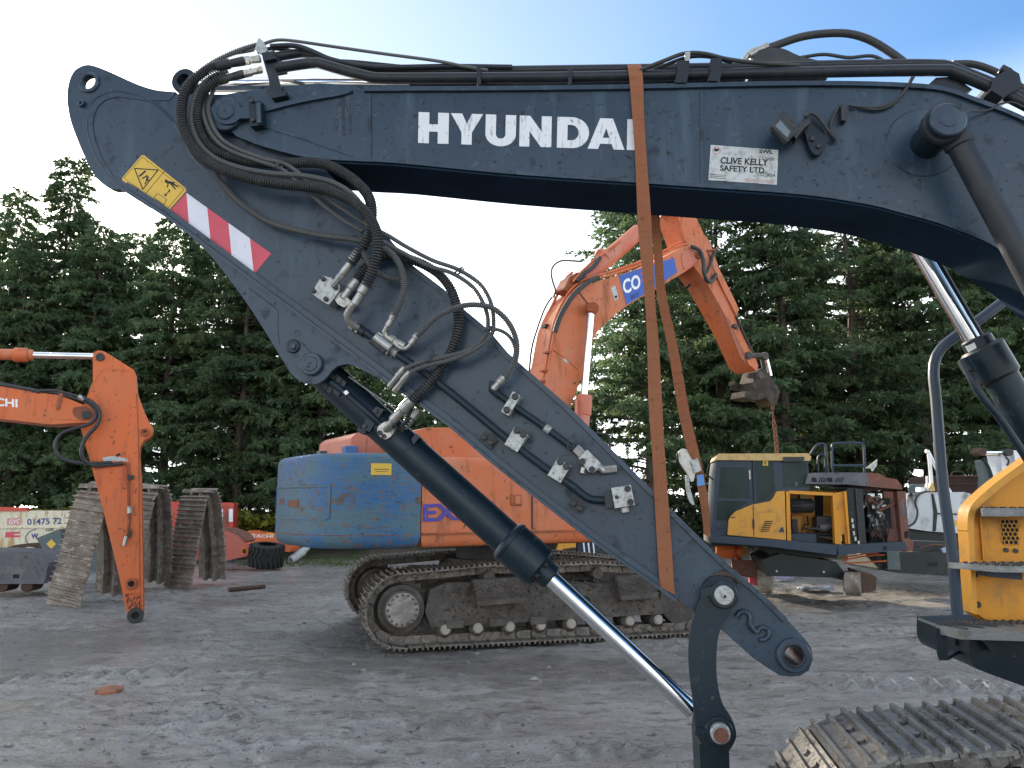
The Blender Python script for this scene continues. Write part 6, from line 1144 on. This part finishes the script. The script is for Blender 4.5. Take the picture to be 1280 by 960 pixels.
wp('bay_wall', [(982, 612), (1046, 614), (1046, 681), (983, 676)], .75, .82, 'yelo'); wp('bay_rail', [(987, 613), (1043, 616), (1043, 620), (987, 617)], -.08, .05, 'yelo', None, .008); wp('bay_post', [(982.5, 614), (987, 614), (989, 676), (984, 676)], -.08, .1, 'yelo', None, .008)
po = wp('bay_column', [(1041, 620), (1044, 616), (1057, 614), (1058.5, 640), (1062, 680), (1057, 680), (1056, 668), (1051, 668), (1052, 680), (1044, 680)], -.12, .05, 'yelo', None, .008)
wp('column_flange', [(1055, 614), (1058, 614), (1063, 680), (1060.5, 680)], -.2, .02, 'yelo', po, .006); wp('column_lip', [(1047, 634), (1055, 634), (1055.5, 637), (1047.5, 637)], -.135, -.11, 'yelo', po, .004)
cn = obj('air_filter', MB().cyl(WF.p(985, 632, .2), WF.p(1015, 632, .35), .13, 20), K['darkm'], WX)
for i in range(14): obj('filter_hole', MB().lathe(WF.p(986 + (i % 7) * 3.2, 629.5 + (i // 7) * 4.5, .065), WF.nv, [(0, .018), (.02, .018)], 8), K['blackhole'], cn)
wp('bay_box', [(1000, 618), (1010, 618), (1010, 625), (1000, 625)], .6, .74, 'cream'); wp('bay_opening', [(1018, 617), (1029, 618), (1029, 655), (1019, 652)], .74, .749, 'blackhole', None, 0); wp('bay_gauge', [(990, 649), (997, 649), (998, 668), (991, 669)], .5, .6, 'darkm'); wp('bay_plate', [(990, 644), (1001, 645), (1001, 672), (988, 672)], .62, .74, 'yelo'); wp('bay_box', [(1021, 646), (1041, 645), (1041, 664), (1025, 666), (1021, 660)], .2, .6, 'darkm'); wp('bay_box', [(1025, 656), (1041, 655), (1040, 661), (1026, 662)], .12, .2, 'greym')
for pts, r, mt in (([(1013, 661, .2), (1022, 661, .15), (1032, 663, .12), (1041, 656, .12)], 2.2, 'hose'), ([(1008, 666, .3), (1022, 668, .2), (1041, 668, .2)], 1.6, 'darkg'), ([(1003, 662, .5), (1006, 655, .5), (1010, 656, .5), (1009, 645, .6)], 1.0, 'hose'), ([(1012, 672, .3), (1025, 671, .2), (1042, 674, .1)], 1.8, 'hose'), ([(1002, 664, .4), (1005, 660, .4), (1012, 663, .35)], .9, 'hose')): hose('engine_hose', WF, pts, r, K[mt], WX, seg=8)
obj('hydraulic_valve', MB().box(WF.p(1003, 673, .3), (.45, .3, .2), WF.mat().to_3x3()), K['navy'], WX, .02)
wp('radiator', [(1060, 610), (1078, 611), (1083, 679), (1065, 681)], .0, 1.6, 'darkm', None, .01); wp('radiator_edge', [(1058, 611), (1061, 611), (1067, 681), (1063, 681)], -.06, .1, 'darkg'); wp('radiator_edge', [(1069, 611), (1072, 611), (1078, 681), (1074, 681)], -.06, .1, 'darkm')
for q in ((1064, 648), (1065, 655), (1066, 664), (1068, 671), (1072, 676)): wp('hose_clip', [(q[0], q[1]), (q[0] + 2.5, q[1]), (q[0] + 3, q[1] + 5), (q[0] + .5, q[1] + 5)], -.1, -.05, 'zinc', None, .003)
en = obj('engine', MB().box(WF.p(1092, 650, .7), (.42, .8, .8), WF.mat().to_3x3()), K['darkg'], WX, .02); rr = random.Random(5)
for i in range(46):
    x = rr.gauss(1093, 6.5); y = rr.uniform(616, 674); a = WF.p(x, y, rr.uniform(.1, .4)); b = a + Vector((rr.gauss(0, .09), rr.gauss(0, .05), rr.gauss(0, .09))); mt = rr.choice(['engine', 'engine', 'rust', 'darkm', 'zinc'])
    if rr.random() < .5: obj('engine_part', MB().cyl(a, b + Vector((.03, 0, .02)), rr.uniform(.018, .05), 10), K[mt], en)
    else: obj('engine_part', MB().box(a, (rr.uniform(.04, .14), .1, rr.uniform(.04, .12)), Matrix.Rotation(rr.uniform(-.6, .6), 3, 'Y'), (.8, .8)), K[mt], en, .006)
for i in range(5): hose('engine_hose', WF, [(1085 + i * 5, 640 + i * 3, .05), (1088 + i * 5, 652, -.02), (1087 + i * 6, 662, .0), (1092 + i * 4, 676, .1)], .8, K['hose'], WX, seg=6)
wp('rear_wall', [(1104, 614), (1124, 615), (1126, 682), (1110, 684)], 1.0, 1.1, 'rustp'); rp = wp('rear_post', [(1121.5, 614), (1132, 614), (1134, 640), (1137, 677), (1128, 681), (1125, 650)], -.05, .2, 'rustp', None, .012); wp('post_slot', [(1130, 665), (1135, 663), (1136, 672), (1131, 673)], -.056, -.049, 'blackhole', rp, 0); wp('bare_panel', [(1126, 625), (1130, 622), (1131, 646), (1128, 648)], -.056, -.049, 'greym', rp, 0); wp('rear_bumper', [(1128, 674), (1142, 676), (1141, 688), (1131, 690)], -.1, .6, 'rustp')
wp('burnt_brace', [(1106, 640), (1110, 640), (1124, 662), (1122, 668), (1106, 650)], .4, .5, 'rustp'); wp('burnt_plate', [(1111, 624), (1119, 622), (1121, 648), (1113, 650)], .5, .6, 'rustp'); wp('burnt_box', [(1108, 660), (1122, 662), (1124, 678), (1110, 680)], .1, .5, 'rustp')
hd = wp('engine_hood', [(1006.5, 605), (1010, 592), (1016, 591), (1062, 590.5), (1085, 591), (1086, 608), (1060, 605.5)], -.12, 1.9, 'greym', None, .03); wp('hood_end', [(1085, 591), (1099, 591.5), (1108, 597), (1121, 599), (1127, 606), (1128, 612), (1086, 608)], -.12, 1.9, 'rustp', None, .03)
for i in range(4):
    for x0 in (1023, 1043): wp('hood_vent', [(x0 + i * 2.7, 602.8), (x0 + 1.4 + i * 2.7, 602.8), (x0 + 4.4 + i * 2.7, 597), (x0 + 3 + i * 2.7, 597)], -.124, -.119, 'blackhole', hd, 0)
for x0 in (1014, 1034): wp('hood_vent', [(x0, 597), (x0 + 6, 597), (x0 + 7, 602.5), (x0 + 1, 602.5)], -.124, -.119, 'blackhole', hd, 0)
wp('mirror', [(1083, 585), (1092, 578), (1097, 574), (1096, 582), (1091, 589), (1090, 586)], .3, .36, 'silver', None, .006)
for pts in ([(1040.5, 592, .3), (1040, 560, .3), (1042, 555, .3), (1046, 554, .3), (1075, 554, .3), (1079, 556, .3), (1080, 562, .3), (1081, 591, .3)], [(1040, 582, .3), (1060, 582, .3), (1080.5, 582, .3)], [(1013, 568, .5), (1018, 560, .5), (1023, 555.5, .5), (1030, 555, .5), (1032, 560, .5), (1034.5, 591, .5)], [(1022.5, 590, .6), (1023, 571, .6), (1031, 570, .6), (1031.5, 590, .6)]): hose('guard_rail', WF, pts, 1.5, K['navy'], WX, seg=8)
hose('mirror_arm', WF, [(892, 600, 0), (884, 592, -.05), (887, 580, -.05), (896, 577, 0)], 1.0, K['darkm'], WX, seg=8)
# undercarriage without tracks
wp('turntable', [(960, 680), (1050, 684), (1046, 698), (962, 694)], .4, 1.9, 'darkm', None, .03)
xf = wp('under_frame', [(952, 700), (975, 692), (1045, 702), (1056, 716), (1056, 726), (1040, 722), (958, 720)], .1, 2.0, 'darkg', None, .03)
for q in ((971, 714), (1030, 715)): disc('frame_bolt', WF, q[0], q[1], 1.4, .08, .1, K['platew'], xf, 10)
def idler(px, py, r, label_parent, n0, wdt, mat):
    return obj('idler', MB().lathe(WF.p(px, py, n0), Vector((.75, -.5, 0)), [(-wdt / 2, r * .75), (-wdt / 2, r), (wdt / 2, r), (wdt / 2, r * .75)], 28), K[mat], label_parent)
idler(1067, 730, .2, WX, -.3, .24, 'shoed'); wp('frame_end', [(1071, 713), (1090, 718), (1096, 722), (1095, 738), (1076, 742)], -.35, .3, 'brown'); wp('roller_seat', [(1056, 716), (1066, 714), (1068, 740), (1058, 741)], -.2, .0, 'darkm')
for pts in ([(1052, 701, .3), (1070, 697, .3), (1092, 694, .3), (1106, 693.5, .3)], [(1055, 704, .3), (1080, 703, .3), (1108, 701, .3)], [(1052, 697, .3), (1080, 692.5, .3), (1098, 691, .3)]): hose('orange_cable', WF, pts, 1.0, M('orange_cable', (.5, .12, .04), .6) if 'orange_cable' not in bpy.data.materials else bpy.data.materials['orange_cable'], WX, seg=6)
# loose idler with its orange yoke behind the big arm tip
F = at_ground(940, 742, -12); t = thing('track_idler', F.mat(), 'pale track idler in a rusty orange yoke behind the big arm tip', 'idler')
A = F.p(957, 723, 0); obj('wheel', MB().lathe(A, Vector((.9, -.42, 0)), [(-.12, .2), (-.12, .29), (.12, .29), (.12, .2)], 30), M('dusty_idler', (.36, .33, .28), .6, 0, [(7, .45, .65, (.2, .17, .14))]), t)
plate('yoke', F, [(915, 700), (940, 701), (952, 702), (955, 706), (954, 721), (935, 722), (915, 716)], -.2, .05, K['rustp'], t, .02); plate('tag', F, [(955, 704), (959, 703), (961, 711), (957, 712)], -.3, -.28, M('pale_blue_tag', (.45, .52, .7), .5), t, 0); plate('red_block', F, [(937, 721), (949, 721), (949, 733), (937, 730)], -.05, .2, K['redsk'], t, .01)
obj('spring_cover', MB().lathe(F.p(895, 688, .1), F.p(925, 690, .1) - F.p(895, 688, .1), [(0, .12), (.2, .15), (.36, .15), (.36, .12), (.40, .12), (.40, .16), (.5, .16)], 24), K['orange'], t); plate('clip', F, [(922, 684), (934, 685), (934, 692), (926, 694)], .2, .4, K['yel'], t, .02)
# yellow and blue machine glimpsed under the arm
F = Frame(*gnd(715, 700).to_2d(), 0); t = thing('machine_part', F.mat(), 'bit of a yellow and blue machine seen between the tracks and the arm', 'machine'); plate('yellow_box', F, [(700, 672), (720, 672), (720, 684), (704, 686), (702, 690), (695, 690), (698, 682)], 0, .5, K['yel'], t, .02); plate('blue_box', F, [(722, 672), (746, 672), (752, 696), (722, 694)], .1, .7, K['navy'], t, .02)
for x in (729, 735, 741): hose('white_hose', F, [(x, 674, 0), (x + 1, 684, -.03), (x + 2, 694, 0)], 1, K['whitep'], t, seg=6)
plate('base', F, [(698, 690), (752, 694), (752, 706), (698, 706)], .1, .7, K['darkm'], t, .02)
# white tank machine, poles, rusty skip, grey arm
F = Frame(8.6, 16.6, 6); t = thing('water_tank', F.mat(), 'soot streaked white plastic tank standing on a dark frame', 'tank')
tkb = plate('tank', F, [(1133, 660), (1134, 620), (1137, 616), (1205, 615), (1213, 617), (1213, 668), (1160, 664)], 0, 1.6, K['tank'], t, .14, seg=4)
plate('panel_seam', F, [(1165, 617), (1167, 617), (1172, 640), (1170, 664), (1167, 664), (1168, 640)], -.03, .0, K['darkg'], tkb, .01); plate('panel_seam', F, [(1172, 641), (1200, 642), (1200, 643.5), (1172, 643)], -.03, .0, K['darkg'], tkb, .005); plate('yellow_label', F, [(1194, 650), (1198, 650), (1198, 657), (1194, 657)], -.012, .0, K['yellow'], tkb, 0)
hose('tank_hose', F, [(1158, 614, -.05), (1149, 618, -.08), (1144, 627, -.08), (1147, 640, -.08), (1144, 652, -.08), (1136, 658, -.05)], 1.3, K['hose'], t, seg=8)
obj('drum', MB().cyl(F.p(1141, 612, .3), F.p(1156, 612, .5), .12), K['tealg'], t); plate('cap', F, [(1150, 609), (1156, 609), (1157, 615), (1150, 615)], .05, .2, K['whitep'], t, .01); plate('chassis', F, [(1112, 668), (1140, 662), (1215, 668), (1215, 680), (1150, 676), (1112, 678)], .1, 1.5, K['darkg'], t, .02)
for pts, r, mt in (([(1157, 564, .1), (1161, 568, .1), (1165, 612, .1)], 2.2, 'whitep'), ([(1157, 563.5, .15), (1161, 566, .15), (1175, 594, .15), (1192, 622, .15)], 2.0, 'whitep'), ([(1158.5, 595, .05), (1159.5, 613, .05)], 1.5, 'whitep'), ([(1168, 553, .4), (1170, 573, .4), (1175.5, 613, .4)], 1.8, 'greym'), ([(1164, 573, .3), (1170, 573, .4)], 1.0, 'greym')): hose('pole', F, pts, r, K[mt], t, seg=8)
plate('pole_foot', F, [(1162, 614), (1164, 604), (1167, 604), (1169, 614)], .0, .2, K['cream'], t, .006)
F = Frame(8.4, 15.4, 3); t = thing('steel_chassis', F.mat(), 'dark burnt machine chassis lying along the right side under the white tank', 'chassis')
plate('rail', F, [(1096, 694), (1112, 690), (1215, 690), (1215, 722), (1120, 716), (1098, 712)], 0, 1.2, K['darkg'], t, .03); plate('cross_box', F, [(1109, 690), (1124, 690), (1126, 712), (1110, 712)], -.15, .4, K['tealg'], t, .02); plate('slot', F, [(1160, 704), (1173, 703), (1172, 707), (1159, 708)], -.006, .0, K['blackhole'], t, 0); plate('upper_box', F, [(1140, 676), (1192, 678), (1192, 692), (1140, 690)], .2, 1.0, K['darkm'], t, .02)
hose('cable', F, [(1150, 684, .1), (1170, 681, .1), (1190, 684, .1)], .8, K['rust'], t, seg=6); plate('rag', F, [(1178, 686), (1184, 684), (1185, 690), (1179, 691)], -.02, .05, M('pale_rag', (.3, .38, .5), .8), t, .006)
F = Frame(10.8, 18.6, 0); t = thing('rusty_skip', F.mat(), 'dark brown rusty skip behind the white tank', 'skip'); sk = plate('skip_side', F, [(1178, 596), (1182, 594.5), (1226, 594.5), (1228, 612), (1226, 640), (1180, 640)], 0, 1.6, M('dark_rust', (.05, .028, .024), .85, 0, [(6, .5, .7, (.09, .045, .035))]), t, .02)
plate('rim', F, [(1176, 594), (1229, 594), (1229, 596.5), (1176, 596.5)], -.05, .06, K['brown'], sk, .01); plate('rib', F, [(1178, 604), (1228, 604), (1228, 605.5), (1178, 605.5)], -.03, .01, K['brown'], sk, .005); hose('handle', F, [(1189, 595, .1), (1191, 590, .1), (1204, 590, .1), (1205, 595, .1)], .8, K['brown'], sk, seg=6)
F = Frame(10.8, 16.9, -4); t = thing('grab_arm', F.mat(), 'grey folding machine arm with chrome link beside a white post', 'machine arm')
plate('arm', F, [(1225, 575), (1232, 574), (1237, 586), (1241, 604), (1236, 640), (1228, 640), (1230, 596)], 0, .25, K['tealg'], t, .02); obj('pivot', MB().lathe(F.p(1228, 564.5, -.05), F.nv, [(0, .05), (0, .09), (.3, .09), (.3, .05)], 20), K['brown'], t); obj('pivot', MB().lathe(F.p(1262, 565, -.05), F.nv, [(0, .05), (0, .085), (.3, .085), (.3, .05)], 20), K['darkm'], t)
rod('chrome_link', F, (1230, 565.5, .05), (1260, 565.5, .05), 1.3, K['chrome'], t, 10); rod('chrome_link', F, (1231, 569, .15), (1258, 569.5, .15), .8, K['cream'], t, 10); hose('arm_hose', F, [(1229, 572, -.03), (1234, 580, -.04), (1239, 592, -.04), (1242, 606, -.02)], 1.6, K['darkg'], t, seg=8)
plate('white_post', F, [(1252, 568), (1260, 568), (1260, 640), (1254, 640)], .1, .3, K['whitep'], t, .01); plate('white_box', F, [(1266, 563), (1290, 563), (1290, 640), (1272, 640), (1270, 580)], .1, 1.2, K['whitep'], t, .03)
hose('post_hose', F, [(1257, 571, .05), (1261, 576, .05), (1259, 582, .05)], 1.2, K['hose'], t, seg=6)
for i, (px, py, w_, col, lb) in enumerate(((1072, 738, .2, (.6, .62, .68), 'white scrap of plastic on the ground by the loose frame end'), (1019, 739, .35, (.3, .33, .42), 'crumpled grey plastic sheet under the yellow wreck'), (975, 726, .3, (.22, .2, .3), 'crumpled violet rag on the ground under the yellow wreck'))):
    g = gnd(px, py); mb = MB(); n = 6; rr = random.Random(i)
    vs = [g + Vector(((a / n - .5) * w_ * 2, (b / n - .5) * w_, .02 + rr.random() * .09)) for a in range(n + 1) for b in range(n + 1)]
    mb.add(vs, [(a * 7 + b, a * 7 + b + 1, (a + 1) * 7 + b + 1, (a + 1) * 7 + b) for a in range(n) for b in range(n)], False)
    o = obj('plastic_sheet', mb, M('plastic_sheet', col, .5), None, 0, origin=g); s_ = o.modifiers.new('skin', 'SOLIDIFY'); s_.thickness = .004; tag(o, lb, 'litter')
g = gnd(853, 893);
